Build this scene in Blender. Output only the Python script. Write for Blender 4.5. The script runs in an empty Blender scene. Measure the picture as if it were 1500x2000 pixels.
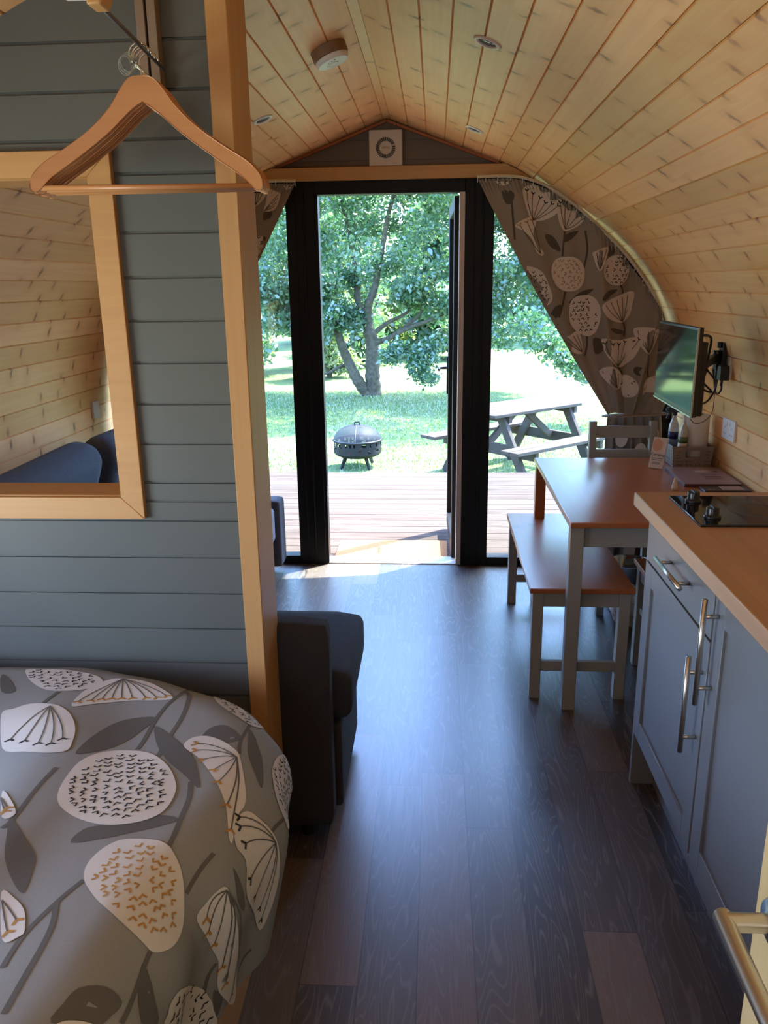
import bpy, math, random
import numpy as np
from mathutils import Vector, Matrix
from mathutils.geometry import delaunay_2d_cdt
random.seed(7); RNG = np.random.default_rng(11)
S = bpy.context.scene; COL = S.collection
# ---------------------------------------------------------------- camera
cd = bpy.data.cameras.new('camera'); cam = bpy.data.objects.new('camera', cd); COL.objects.link(cam)
R = [[0.9980186685, -0.0041968825, 0.0627783680], [0.0615268126, 0.2737943160, -0.9598182765], [-0.0131601158, 0.9617791112, 0.2735100595]]
cam.matrix_world = Matrix(((*R[0], 0.0), (*R[1], 0.0), (*R[2], 1.52), (0, 0, 0, 1)))
cd.sensor_fit = 'VERTICAL'; cd.sensor_height = 24.0; cd.lens = 1560 / 2000 * 24.0
cd.clip_start = .02; cd.clip_end = 300
S.camera = cam
# ---------------------------------------------------------------- view, sky, sun, added fill lamps
S.view_settings.view_transform = 'Standard'; S.view_settings.look = 'None'
S.view_settings.gamma = 1.0; S.view_settings.use_curve_mapping = False
S.view_settings.exposure = 1.72
S.cycles.max_bounces = 12; S.cycles.diffuse_bounces = 7; S.cycles.transparent_max_bounces = 24
S.cycles.caustics_reflective = False; S.cycles.caustics_refractive = False
S.cycles.sample_clamp_indirect = 6.0
SUN = Vector((.78, .63, 1.565)).normalized()
W = bpy.data.worlds.new('sky'); S.world = W; W.use_nodes = True
wn = W.node_tree.nodes; wl = W.node_tree.links
sky = wn.new('ShaderNodeTexSky'); sky.sky_type = 'NISHITA'; sky.sun_disc = False
sky.sun_elevation = math.asin(SUN.z); sky.sun_rotation = math.atan2(SUN.x, SUN.y); sky.dust_density = 2.0
tint_ = wn.new('ShaderNodeMix'); tint_.data_type = 'RGBA'; tint_.blend_type = 'MULTIPLY'; tint_.inputs[0].default_value = 1; tint_.inputs[7].default_value = (.74, .98, 1.36, 1)
wl.new(sky.outputs[0], tint_.inputs[6]); wl.new(tint_.outputs[2], wn['Background'].inputs[0]); wn['Background'].inputs[1].default_value = .75
def light(name, kind, loc, direction, energy, color=(1, 1, 1), size=None, size_y=None):
    l = bpy.data.lights.new(name, kind); l.energy = energy; l.color = color
    o = bpy.data.objects.new(name, l); COL.objects.link(o); o.location = loc
    o.rotation_euler = Vector(direction).to_track_quat('-Z', 'Y').to_euler()
    if kind == 'AREA':
        l.shape = 'RECTANGLE'; l.size = size; l.size_y = size_y or size
    return o
sun = light('sun', 'SUN', (6, 5, 12), -SUN, 11.5, (1.0, .95, .86)); sun.data.angle = .009
light('rear_fill_lamp', 'AREA', (-.55, -.93, 1.35), (-.1, 1, .12), 3.4, (.97, .98, 1.0), .8, .55)  # unseen fill lamp, added in front of the solid rear wall
light('bedroom_fill_lamp', 'AREA', (-1.80, .70, 1.02), (1, .1, .7), 7, (.95, .98, 1.0), 1.15, .62)  # unseen fill lamp, added outside the left wall to brighten the interior
# ---------------------------------------------------------------- helpers
MATS = {}
def nmat(name):
    m = bpy.data.materials.new(name); m.use_nodes = True; MATS[name] = m
    return m, m.node_tree.nodes, m.node_tree.links, m.node_tree.nodes['Principled BSDF']
def plain(name, color, rough=.5, metal=0.0, noise=0.0, nscale=30, bump=0.0, spec=None, coat=0.0, emit=None):
    m, n, l, b = nmat(name)
    b.inputs['Base Color'].default_value = (*color, 1); b.inputs['Roughness'].default_value = rough
    b.inputs['Metallic'].default_value = metal
    if spec is not None: b.inputs['Specular IOR Level'].default_value = spec
    if coat: b.inputs['Coat Weight'].default_value = coat
    if noise or bump:
        tc = n.new('ShaderNodeTexCoord'); nz = n.new('ShaderNodeTexNoise'); nz.inputs['Scale'].default_value = nscale
        nz.inputs['Detail'].default_value = 4; l.new(tc.outputs['Object'], nz.inputs['Vector'])
        if noise:
            mx = ramp(n, l, nz.outputs['Fac'], [(.3, tuple(c * (1 - noise) for c in color)), (.7, tuple(min(1, c * (1 + noise)) for c in color))])
            l.new(mx, b.inputs['Base Color'])
        if bump:
            bp = n.new('ShaderNodeBump'); bp.inputs['Strength'].default_value = bump; bp.inputs['Distance'].default_value = .002
            l.new(nz.outputs['Fac'], bp.inputs['Height']); l.new(bp.outputs[0], b.inputs['Normal'])
    return m
def ramp(n, l, src, stops):
    r = n.new('ShaderNodeValToRGB'); e = r.color_ramp.elements
    while len(e) < len(stops): e.new(.5)
    for k, (p, c) in enumerate(stops): e[k].position = p; e[k].color = (*c, 1)
    l.new(src, r.inputs[0]); return r.outputs[0]
def mth(n, l, op, a, b=None, c=None, clamp=False):
    m = n.new('ShaderNodeMath'); m.operation = op; m.use_clamp = clamp
    for i, v in enumerate((a, b, c)):
        if v is None: continue
        if isinstance(v, (int, float)): m.inputs[i].default_value = v
        else: l.new(v, m.inputs[i])
    return m.outputs[0]
def comb(n, l, x, y, z=0.0):
    c = n.new('ShaderNodeCombineXYZ')
    for i, v in enumerate((x, y, z)):
        if isinstance(v, (int, float)): c.inputs[i].default_value = v
        else: l.new(v, c.inputs[i])
    return c.outputs[0]
def noise(n, l, vec, scale=1.0, detail=3.0, rough=.5, dist=0.0):
    t = n.new('ShaderNodeTexNoise'); t.inputs['Scale'].default_value = scale; t.inputs['Detail'].default_value = detail
    t.inputs['Roughness'].default_value = rough; t.inputs['Distortion'].default_value = dist
    l.new(vec, t.inputs['Vector']); return t.outputs['Fac']
def wnoise(n, l, vec):
    t = n.new('ShaderNodeTexWhiteNoise'); t.noise_dimensions = '3D'; l.new(vec, t.inputs['Vector']); return t.outputs['Value']
def mixc(n, l, f, a, b, mode='MIX'):
    m = n.new('ShaderNodeMix'); m.data_type = 'RGBA'; m.blend_type = mode
    for i, v in ((0, f), (6, a), (7, b)):
        if isinstance(v, (int, float)): m.inputs[i].default_value = v
        elif isinstance(v, tuple): m.inputs[i].default_value = (*v, 1)
        else: l.new(v, m.inputs[i])
    return m.outputs[2]
def wood(name, base, dark, knot, mode, plank=None, rough=.45, knots=1.0, grain=1.0, seam=0.0, coat=0.0, gax=1):
    """boards: mode 'uv' -> uv=(plank units, metres); mode 'obj' -> object coordinates with the grain along axis gax"""
    m, n, l, b = nmat(name)
    tc = n.new('ShaderNodeTexCoord'); sp = n.new('ShaderNodeSeparateXYZ')
    l.new(tc.outputs['UV' if mode == 'uv' else 'Object'], sp.inputs[0])
    if mode == 'uv':
        pw = plank; U = sp.outputs[0]; V = sp.outputs[1]
        pid = mth(n, l, 'FLOOR', U); xm = mth(n, l, 'MULTIPLY', U, pw); other = 0.0
    else:
        ax = [0, 1, 2]; ax.remove(gax); V = sp.outputs[gax]
        xm = sp.outputs[ax[0]]; other = sp.outputs[ax[1]]
        pid = mth(n, l, 'FLOOR', mth(n, l, 'DIVIDE', xm, plank)) if plank else 0.0
    rnd = wnoise(n, l, comb(n, l, pid, 3.7, 1.3))
    vo = mth(n, l, 'ADD', V, mth(n, l, 'MULTIPLY', rnd, 5.0))
    g1 = noise(n, l, comb(n, l, mth(n, l, 'MULTIPLY', xm, 55.0), mth(n, l, 'MULTIPLY', vo, 1.6), mth(n, l, 'MULTIPLY', other, 55.0) if other != 0.0 else pid), 1.0, 3, .6, .6)
    g2 = noise(n, l, comb(n, l, mth(n, l, 'MULTIPLY', xm, 9.0), mth(n, l, 'MULTIPLY', vo, 1.1), mth(n, l, 'MULTIPLY', other, 9.0) if other != 0.0 else pid), 1.0, 2, .5, .4)
    fac = mth(n, l, 'ADD', mth(n, l, 'MULTIPLY', g1, .55 * grain), mth(n, l, 'MULTIPLY', g2, .45 * grain))
    colr = ramp(n, l, fac, [(.30 * grain, base), (.68 * grain, tuple(a * .55 + b_ * .45 for a, b_ in zip(base, dark)))])
    tint = mth(n, l, 'ADD', .86, mth(n, l, 'MULTIPLY', rnd, .24))
    colr = mixc(n, l, 1.0, colr, comb(n, l, tint, tint, mth(n, l, 'MULTIPLY', tint, tint)), 'MULTIPLY')
    if knots:
        px, py = (.092, .30)
        wob = noise(n, l, comb(n, l, mth(n, l, 'MULTIPLY', xm, 60.0), mth(n, l, 'MULTIPLY', vo, 60.0), 0.0), 1.0, 2)
        kx = mth(n, l, 'DIVIDE', xm, px * .8); ky = mth(n, l, 'ADD', mth(n, l, 'DIVIDE', V, py), mth(n, l, 'MULTIPLY', rnd, .55))
        v = n.new('ShaderNodeTexVoronoi'); v.voronoi_dimensions = '2D'; v.feature = 'F1'; v.inputs['Scale'].default_value = 1.0
        v.inputs['Randomness'].default_value = .85; kv = comb(n, l, kx, ky); l.new(kv, v.inputs['Vector'])
        df = n.new('ShaderNodeVectorMath'); df.operation = 'SUBTRACT'; l.new(kv, df.inputs[0]); l.new(v.outputs['Position'], df.inputs[1])
        s2 = n.new('ShaderNodeSeparateXYZ'); l.new(df.outputs[0], s2.inputs[0])
        dx = mth(n, l, 'MULTIPLY', s2.outputs[0], px * .8 / .023); dy = mth(n, l, 'MULTIPLY', s2.outputs[1], py / .0105)
        dy = mth(n, l, 'ADD', dy, mth(n, l, 'MULTIPLY', mth(n, l, 'SUBTRACT', wob, .5), 2.2))
        dd = mth(n, l, 'SQRT', mth(n, l, 'ADD', mth(n, l, 'MULTIPLY', dx, dx), mth(n, l, 'MULTIPLY', dy, dy)))
        hv = n.new('ShaderNodeSeparateColor'); l.new(v.outputs['Color'], hv.inputs[0])
        keep = mth(n, l, 'LESS_THAN', hv.outputs[0], .74 * knots)
        k = mth(n, l, 'MULTIPLY', mth(n, l, 'SUBTRACT', 1.0, mth(n, l, 'MULTIPLY', mth(n, l, 'SUBTRACT', dd, .35), 1.1), None, True), keep)
        k = mth(n, l, 'MULTIPLY', k, mth(n, l, 'ADD', .5, mth(n, l, 'MULTIPLY', hv.outputs[1], .5)))
        colr = mixc(n, l, k, colr, knot)
        h = mth(n, l, 'MULTIPLY', mth(n, l, 'SUBTRACT', 1.0, mth(n, l, 'DIVIDE', dd, 5.0), None, True), mth(n, l, 'MULTIPLY', keep, .35))
        colr = mixc(n, l, h, colr, dark)
    if seam and plank:
        fr = mth(n, l, 'FRACT', U if mode == 'uv' else mth(n, l, 'DIVIDE', xm, plank))
        e = mth(n, l, 'MINIMUM', fr, mth(n, l, 'SUBTRACT', 1.0, fr))
        sm = mth(n, l, 'LESS_THAN', e, seam); colr = mixc(n, l, sm, colr, tuple(c * .30 for c in dark))
    l.new(colr, b.inputs['Base Color']); b.inputs['Roughness'].default_value = rough
    if coat: b.inputs['Coat Weight'].default_value = coat; b.inputs['Coat Roughness'].default_value = .25
    bp = n.new('ShaderNodeBump'); bp.inputs['Strength'].default_value = .15; bp.inputs['Distance'].default_value = .001
    l.new(g1, bp.inputs['Height']); l.new(bp.outputs[0], b.inputs['Normal'])
    return m
class G:
    """collects geometry in world coordinates; build() links it as one mesh"""
    def __init__(s): s.v = []; s.f = []; s.m = []; s.uv = {}
    def add(s, vs, fs, mi=0, uvs=None):
        o = len(s.v); s.v += [tuple(p) for p in vs]; s.f += [tuple(i + o for i in f) for f in fs]; s.m += [mi] * len(fs)
        if uvs:
            for i, t in enumerate(uvs): s.uv[o + i] = t
        return s
    def box(s, x0, x1, y0, y1, z0, z1, mi=0, M=None):
        x0, x1 = min(x0, x1), max(x0, x1); y0, y1 = min(y0, y1), max(y0, y1); z0, z1 = min(z0, z1), max(z0, z1)
        vs = [Vector((x, y, z)) for x in (x0, x1) for y in (y0, y1) for z in (z0, z1)]
        if M: vs = [M @ p for p in vs]
        return s.add(vs, [(0, 1, 3, 2), (4, 6, 7, 5), (0, 4, 5, 1), (2, 3, 7, 6), (0, 2, 6, 4), (1, 5, 7, 3)], mi)
    def bar(s, p, q, w, h, mi=0, up=(0, 0, 1), w2=None, h2=None):
        p, q = Vector(p), Vector(q); d = (q - p).normalized(); a = d.cross(Vector(up))
        if a.length < 1e-4: a = Vector((1, 0, 0))
        a.normalize(); c = a.cross(d); vs = []
        for e, (ww, hh) in ((p, (w, h)), (q, (w2 or w, h2 or h))):
            for i, j in ((-1, -1), (1, -1), (1, 1), (-1, 1)): vs.append(e + a * i * ww / 2 + c * j * hh / 2)
        return s.add(vs, [(0, 1, 2, 3), (7, 6, 5, 4), (0, 4, 5, 1), (1, 5, 6, 2), (2, 6, 7, 3), (3, 7, 4, 0)], mi)
    def tube(s, pts, r, n=8, mi=0, cap=True, flat=1.0):
        pts = [Vector(p) for p in pts]; rs = r if isinstance(r, (list, tuple)) else [r] * len(pts); vs = []; fs = []
        t = (pts[1] - pts[0]).normalized(); a = t.cross(Vector((0, 0, 1)))
        if a.length < 1e-3: a = t.cross(Vector((1, 0, 0)))
        a.normalize()
        for i, p in enumerate(pts):
            t = ((pts[min(i + 1, len(pts) - 1)] - pts[max(i - 1, 0)])).normalized()
            a = (a - t * a.dot(t)).normalized(); c = t.cross(a)
            for k in range(n):
                an = 2 * math.pi * k / n; vs.append(p + (a * math.cos(an) + c * math.sin(an) * flat) * rs[i])
        for i in range(len(pts) - 1):
            for k in range(n):
                k2 = (k + 1) % n; fs.append((i * n + k, i * n + k2, (i + 1) * n + k2, (i + 1) * n + k))
        if cap: fs.append(tuple(range(n))[::-1]); fs.append(tuple((len(pts) - 1) * n + k for k in range(n)))
        return s.add(vs, fs, mi)
    def lathe(s, prof, c, n=32, mi=0, M=None):
        vs = []; fs = []
        for r, z in prof:
            for k in range(n):
                an = 2 * math.pi * k / n; p = Vector((r * math.cos(an), r * math.sin(an), z))
                vs.append((M @ p if M else p) + Vector(c))
        for i in range(len(prof) - 1):
            for k in range(n):
                k2 = (k + 1) % n; fs.append((i * n + k, i * n + k2, (i + 1) * n + k2, (i + 1) * n + k))
        closed = prof[0] == prof[-1]
        if prof[0][0] > 1e-5 and not closed: fs.append(tuple(range(n))[::-1])
        if prof[-1][0] > 1e-5 and not closed: fs.append(tuple((len(prof) - 1) * n + k for k in range(n)))
        return s.add(vs, fs, mi)
    def prism(s, poly, f0, f1, mi=0):
        """poly: 2-D outline; f0,f1: maps from 2-D to the two 3-D faces"""
        n = len(poly); vs = [f0(p) for p in poly] + [f1(p) for p in poly]
        fs = [tuple(range(n))[::-1], tuple(range(n, 2 * n))] + [(i, (i + 1) % n, n + (i + 1) % n, n + i) for i in range(n)]
        return s.add(vs, fs, mi)
    def build(s, name, mat, parent=None, smooth=False, bevel=0, seg=2, sub=0):
        me = bpy.data.meshes.new(name); org = Vector(parent.location) if parent is not None and parent.type == 'EMPTY' else Vector((0, 0, 0))
        me.from_pydata(s.v, [], s.f); mats = mat if isinstance(mat, list) else [mat]
        for m in mats: me.materials.append(m)
        me.polygons.foreach_set('material_index', s.m)
        if s.uv:
            uvl = me.uv_layers.new(name='UVMap'); vi = np.zeros(len(me.loops), dtype=np.int32); me.loops.foreach_get('vertex_index', vi)
            arr = np.zeros((len(s.v), 2)); 
            for k, t in s.uv.items(): arr[k] = t
            uvl.data.foreach_set('uv', arr[vi].ravel())
        if smooth: me.polygons.foreach_set('use_smooth', [True] * len(s.f))
        me.update(); me.validate()
        o = bpy.data.objects.new(name, me); COL.objects.link(o)
        if parent is not None:
            o.parent = parent; o.matrix_parent_inverse = Matrix.Translation(-org)
        if bevel:
            b = o.modifiers.new('bevel', 'BEVEL'); b.width = bevel; b.segments = seg; b.limit_method = 'ANGLE'; b.angle_limit = .6
            b.harden_normals = False
            me.polygons.foreach_set('use_smooth', [True] * len(s.f))
            try:
                me.set_sharp_from_angle(angle=.7)
            except Exception: pass
        if sub:
            q = o.modifiers.new('subdivision', 'SUBSURF'); q.levels = sub; q.render_levels = sub
        return o
def thing(name, label, cat, loc, group=None, kind=None):
    o = bpy.data.objects.new(name, None); COL.objects.link(o); o.location = loc; o.empty_display_size = .1
    if label: o['label'] = label
    if cat: o['category'] = cat
    if group: o['group'] = group
    if kind: o['kind'] = kind
    return o
def tag(o, label, cat, group=None, kind=None):
    o['label'] = label; o['category'] = cat
    if group: o['group'] = group
    if kind: o['kind'] = kind
    return o
def struct(o, label=None):
    o['kind'] = 'structure'
    if label: o['label'] = label
    return o
def text(body, size, parent, mat, M, name='lettering', depth=.0004, squeeze=1.0):
    c = bpy.data.curves.new(name, 'FONT'); c.body = body; c.size = size; c.extrude = depth; c.align_x = 'CENTER'; c.align_y = 'CENTER'
    c.materials.append(mat); tmp = bpy.data.objects.new(name, c); COL.objects.link(tmp)
    dg = bpy.context.evaluated_depsgraph_get(); me = bpy.data.meshes.new_from_object(tmp.evaluated_get(dg))
    bpy.data.objects.remove(tmp)
    me.transform(Matrix(M) @ Matrix.Diagonal((squeeze, 1, 1, 1)))
    o = bpy.data.objects.new(name, me); COL.objects.link(o); o.parent = parent
    if parent.type == 'EMPTY': o.matrix_parent_inverse = Matrix.Translation(-Vector(parent.location))
    return o
def frame(o, x, y, z=None):
    """matrix with origin o, local X along x, local Y along y"""
    x = Vector(x).normalized(); y = Vector(y); y = (y - x * y.dot(x)).normalized(); z = x.cross(y)
    return Matrix(((x.x, y.x, z.x, o[0]), (x.y, y.y, z.y, o[1]), (x.z, y.z, z.z, o[2]), (0, 0, 0, 1)))
def smoothpoly(P, k=4, closed=True):
    out = []; n = len(P)
    rng = range(n) if closed else range(n - 1)
    for i in rng:
        g = lambda j: P[j % n] if closed else P[max(0, min(n - 1, j))]
        a, b, c, d = g(i - 1), g(i), g(i + 1), g(i + 2)
        for q in range(k):
            t = q / k
            out.append(tuple(.5 * (2 * b[m] + (c[m] - a[m]) * t + (2 * a[m] - 5 * b[m] + 4 * c[m] - d[m]) * t * t + (3 * b[m] - a[m] - 3 * c[m] + d[m]) * t ** 3) for m in range(len(b))))
    if not closed: out.append(tuple(P[-1]))
    return out
# ---------------------------------------------------------------- materials
PW = .092
pine = wood('pine_tongue_and_groove', (.87, .54, .235), (.64, .27, .075), (.13, .04, .01), 'uv', PW, rough=.42)
beamY = wood('pine_beam_upright', (.52, .30, .115), (.38, .16, .045), (.2, .08, .03), 'obj', None, rough=.5, knots=.25, gax=2)
beamX = wood('pine_beam_cross', (.54, .31, .12), (.38, .16, .045), (.2, .08, .03), 'obj', None, rough=.5, knots=.2, gax=0)
beamL = wood('pine_rail_lengthways', (.54, .31, .12), (.38, .16, .045), (.2, .08, .03), 'obj', None, rough=.5, knots=.2, gax=1)
doorpine = wood('pale_pine_door', (.66, .50, .26), (.42, .25, .09), (.2, .08, .03), 'obj', .10, rough=.4, knots=.3, gax=2)
paint = plain('grey_green_paint', (.090, .100, .093), .5, noise=.04, nscale=6)
paintdark = plain('cabinet_grey_paint', (.165, .165, .165), .42)
greywood = plain('sage_grey_paint', (.30, .295, .265), .5)
black = plain('black_powder_coat', (.007, .0065, .0065), .5, spec=.22)
blackgloss = plain('black_glass', (.005, .005, .006), .06)
blackpl = plain('black_plastic', (.01, .01, .011), .35)
white = plain('white_plastic', (.72, .71, .68), .35)
steel = plain('brushed_steel', (.62, .60, .56), .28, 1.0)
chrome = plain('chrome', (.75, .75, .76), .08, 1.0)
darksteel = plain('dark_steel', (.16, .16, .16), .45, .8)
stain = wood('orange_stained_top', (.42, .13, .035), (.25, .06, .015), (.10, .02, .006), 'obj', None, rough=.30, knots=.22, gax=1, coat=.5)
stainX = wood('orange_stained_edge', (.42, .13, .035), (.25, .06, .015), (.10, .02, .006), 'obj', None, rough=.33, knots=.0, gax=0)
hangerwood = wood('beech_hanger', (.50, .24, .10), (.36, .14, .05), (.2, .08, .03), 'obj', None, rough=.35, knots=0, gax=0)
butcher = wood('oak_butcher_block', (.50, .29, .14), (.34, .16, .065), (.2, .08, .03), 'obj', .045, rough=.38, knots=0, gax=1)
sofa_m = plain('charcoal_weave', (.032, .033, .040), .95, noise=.25, nscale=350, bump=.3)
sofa_l = plain('slate_weave', (.085, .092, .12), .95, noise=.2, nscale=350, bump=.3)
denim = plain('denim_blue_weave', (.070, .095, .145), .95, noise=.3, nscale=300, bump=.3)
cl_grey = plain('duvet_grey_cotton', (.245, .265, .265), .9, noise=.05, nscale=500)
cl_white = plain('duvet_white_print', (.60, .61, .59), .9)
cl_leaf = plain('duvet_leaf_print', (.105, .107, .100), .9)
cl_black = plain('duvet_black_print', (.022, .024, .027), .9)
cl_must = plain('duvet_mustard_print', (.42, .22, .05), .9)
cu_grey = plain('curtain_taupe_cotton', (.27, .225, .18), .9, noise=.05, nscale=400)
cu_white = plain('curtain_pale_print', (.62, .53, .45), .9)
cu_leaf = plain('curtain_leaf_print', (.085, .065, .045), .9)
cu_black = plain('curtain_dark_print', (.03, .02, .02), .9)
cu_must = plain('curtain_mustard_print', (.38, .20, .06), .9)
m, n, l, b = nmat('window_glass'); glass = m; n.remove(b)
tr = n.new('ShaderNodeBsdfTransparent'); tr.inputs[0].default_value = (.93, .96, .95, 1)
gl = n.new('ShaderNodeBsdfGlossy'); gl.inputs['Roughness'].default_value = .02
fr = n.new('ShaderNodeLayerWeight'); fr.inputs[0].default_value = .5; ms = n.new('ShaderNodeMixShader')
l.new(mth(n, l, 'ADD', .03, mth(n, l, 'MULTIPLY', mth(n, l, 'POWER', fr.outputs['Facing'], 5.0), .75)), ms.inputs[0]); l.new(tr.outputs[0], ms.inputs[1]); l.new(gl.outputs[0], ms.inputs[2]); l.new(ms.outputs[0], n['Material Output'].inputs[0])
m, n, l, b = nmat('clear_plastic'); clear = m
b.inputs['Base Color'].default_value = (.8, .9, .85, 1); b.inputs['Transmission Weight'].default_value = .9; b.inputs['Roughness'].default_value = .08; b.inputs['IOR'].default_value = 1.3
# vinyl floor planks
m, n, l, b = nmat('grey_oak_vinyl_floor'); vinyl = m
tc = n.new('ShaderNodeTexCoord'); sp = n.new('ShaderNodeSeparateXYZ'); l.new(tc.outputs['Object'], sp.inputs[0])
X, Y = sp.outputs[0], sp.outputs[1]
u = mth(n, l, 'DIVIDE', mth(n, l, 'ADD', X, .035 + 1.33), .133); pid = mth(n, l, 'FLOOR', u)
off = wnoise(n, l, comb(n, l, pid, 9.1, 2.2))
v = mth(n, l, 'ADD', mth(n, l, 'DIVIDE', Y, 1.05), mth(n, l, 'MULTIPLY', off, 7.0)); qid = mth(n, l, 'FLOOR', v)
rnd = wnoise(n, l, comb(n, l, pid, qid, 5.5)); rnd2 = wnoise(n, l, comb(n, l, qid, pid, 8.5))
base = ramp(n, l, rnd, [(0.0, (.045, .035, .031)), (.35, (.085, .067, .057)), (.7, (.135, .110, .092)), (.88, (.18, .125, .095)), (1.0, (.25, .165, .12))])
seed = mth(n, l, 'MULTIPLY', rnd2, 40.0)
big = noise(n, l, comb(n, l, mth(n, l, 'MULTIPLY', X, 14.0), mth(n, l, 'MULTIPLY', Y, 1.5), seed), 1.0, 2, .45, .5)
ring = mth(n, l, 'FRACT', mth(n, l, 'MULTIPLY', big, 17.0)); ring = mth(n, l, 'ABSOLUTE', mth(n, l, 'SUBTRACT', ring, .5))
ringm = mth(n, l, 'MULTIPLY', mth(n, l, 'SUBTRACT', ring, .34), 6.0, None, True)
fine = noise(n, l, comb(n, l, mth(n, l, 'MULTIPLY', X, 260.0), mth(n, l, 'MULTIPLY', Y, 6.0), seed), 1.0, 3, .6)
base = mixc(n, l, mth(n, l, 'MULTIPLY', ringm, mth(n, l, 'ADD', .25, mth(n, l, 'MULTIPLY', fine, .9))), base, (.25, .23, .21))
base = mixc(n, l, mth(n, l, 'MULTIPLY', fine, .55), base, (.03, .026, .025))
fu = mth(n, l, 'FRACT', u); fv = mth(n, l, 'FRACT', v)
e1 = mth(n, l, 'LESS_THAN', mth(n, l, 'MINIMUM', fu, mth(n, l, 'SUBTRACT', 1.0, fu)), .011)
e2 = mth(n, l, 'LESS_THAN', mth(n, l, 'MINIMUM', fv, mth(n, l, 'SUBTRACT', 1.0, fv)), .0013)
base = mixc(n, l, mth(n, l, 'MULTIPLY', mth(n, l, 'MAXIMUM', e1, e2), .7), base, (.018, .015, .014))
l.new(base, b.inputs['Base Color'])
l.new(mth(n, l, 'ADD', .28, mth(n, l, 'MULTIPLY', fine, .14)), b.inputs['Roughness'])
b.inputs['Specular IOR Level'].default_value = .8; b.inputs['Coat Weight'].default_value = .3; b.inputs['Coat Roughness'].default_value = .30
bp = n.new('ShaderNodeBump'); bp.inputs['Strength'].default_value = .12; bp.inputs['Distance'].default_value = .001
l.new(fine, bp.inputs['Height']); l.new(bp.outputs[0], b.inputs['Normal'])
# deck, grass, leaves, bark
m, n, l, b = nmat('weathered_deck_board'); deckm = m
tc = n.new('ShaderNodeTexCoord'); sp = n.new('ShaderNodeSeparateXYZ'); l.new(tc.outputs['Object'], sp.inputs[0])
pid = mth(n, l, 'FLOOR', mth(n, l, 'DIVIDE', sp.outputs[1], .142))
g = noise(n, l, comb(n, l, mth(n, l, 'MULTIPLY', sp.outputs[0], 2.2), mth(n, l, 'MULTIPLY', sp.outputs[1], 70.0), pid), 1.0, 4, .6)
g2 = noise(n, l, comb(n, l, mth(n, l, 'MULTIPLY', sp.outputs[0], 1.3), mth(n, l, 'MULTIPLY', sp.outputs[1], 9.0), pid), 1.0, 3)
cc = ramp(n, l, mth(n, l, 'ADD', mth(n, l, 'MULTIPLY', g, .6), mth(n, l, 'MULTIPLY', g2, .4)), [(.3, (.026, .018, .013)), (.48, (.067, .050, .041)), (.66, (.100, .081, .068))])
l.new(cc, b.inputs['Base Color']); b.inputs['Roughness'].default_value = .9; b.inputs['Specular IOR Level'].default_value = .08
m, n, l, b = nmat('lawn_grass'); lawnm = m
tc = n.new('ShaderNodeTexCoord')
g = noise(n, l, tc.outputs['Object'], 1.1, 5, .6); g2 = noise(n, l, tc.outputs['Object'], 22, 4, .7)
cc = ramp(n, l, mth(n, l, 'ADD', mth(n, l, 'MULTIPLY', g, .5), mth(n, l, 'MULTIPLY', g2, .5)), [(.32, (.055, .12, .035)), (.5, (.12, .17, .06)), (.68, (.22, .23, .12))])
l.new(cc, b.inputs['Base Color']); b.inputs['Roughness'].default_value = .9; b.inputs['Specular IOR Level'].default_value = .1
bp = n.new('ShaderNodeBump'); bp.inputs['Strength'].default_value = .5; bp.inputs['Distance'].default_value = .03
l.new(g2, bp.inputs['Height']); l.new(bp.outputs[0], b.inputs['Normal'])
def leafmat(name, c0, c1, c2, trans=.5):
    m, n, l, b = nmat(name); n.remove(b)
    ge = n.new('ShaderNodeNewGeometry')
    r = ge.outputs['Random Per Island']; c = ramp(n, l, r, [(0, c0), (.55, c1), (1, c2)])
    d = n.new('ShaderNodeBsdfDiffuse'); t = n.new('ShaderNodeBsdfTranslucent'); gl = n.new('ShaderNodeBsdfGlossy'); gl.inputs['Roughness'].default_value = .45
    l.new(c, d.inputs[0]); l.new(mixc(n, l, 1.0, c, (1.0, 1.25, .55), 'MULTIPLY'), t.inputs[0])
    a = n.new('ShaderNodeMixShader'); a.inputs[0].default_value = trans; l.new(d.outputs[0], a.inputs[1]); l.new(t.outputs[0], a.inputs[2])
    q = n.new('ShaderNodeMixShader'); q.inputs[0].default_value = .12; l.new(a.outputs[0], q.inputs[1]); l.new(gl.outputs[0], q.inputs[2])
    l.new(q.outputs[0], n['Material Output'].inputs[0]); return m
leaf_oak = leafmat('oak_leaf', (.042, .125, .068), (.085, .19, .095), (.21, .30, .14))
leaf_hedge = leafmat('hedge_leaf', (.045, .12, .075), (.09, .19, .10), (.20, .26, .13))
leaf_pale = leafmat('pale_willow_leaf', (.12, .20, .08), (.21, .28, .12), (.33, .33, .17))
bark = plain('bark', (.085, .07, .042), .9, noise=.4, nscale=18, bump=1.0)
greytimber = wood('weathered_timber', (.085, .07, .06), (.05, .038, .034), (.05, .04, .03), 'obj', None, rough=.8, knots=.3, gax=0)
greytimber.node_tree.nodes['Principled BSDF'].inputs['Specular IOR Level'].default_value = .1
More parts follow.
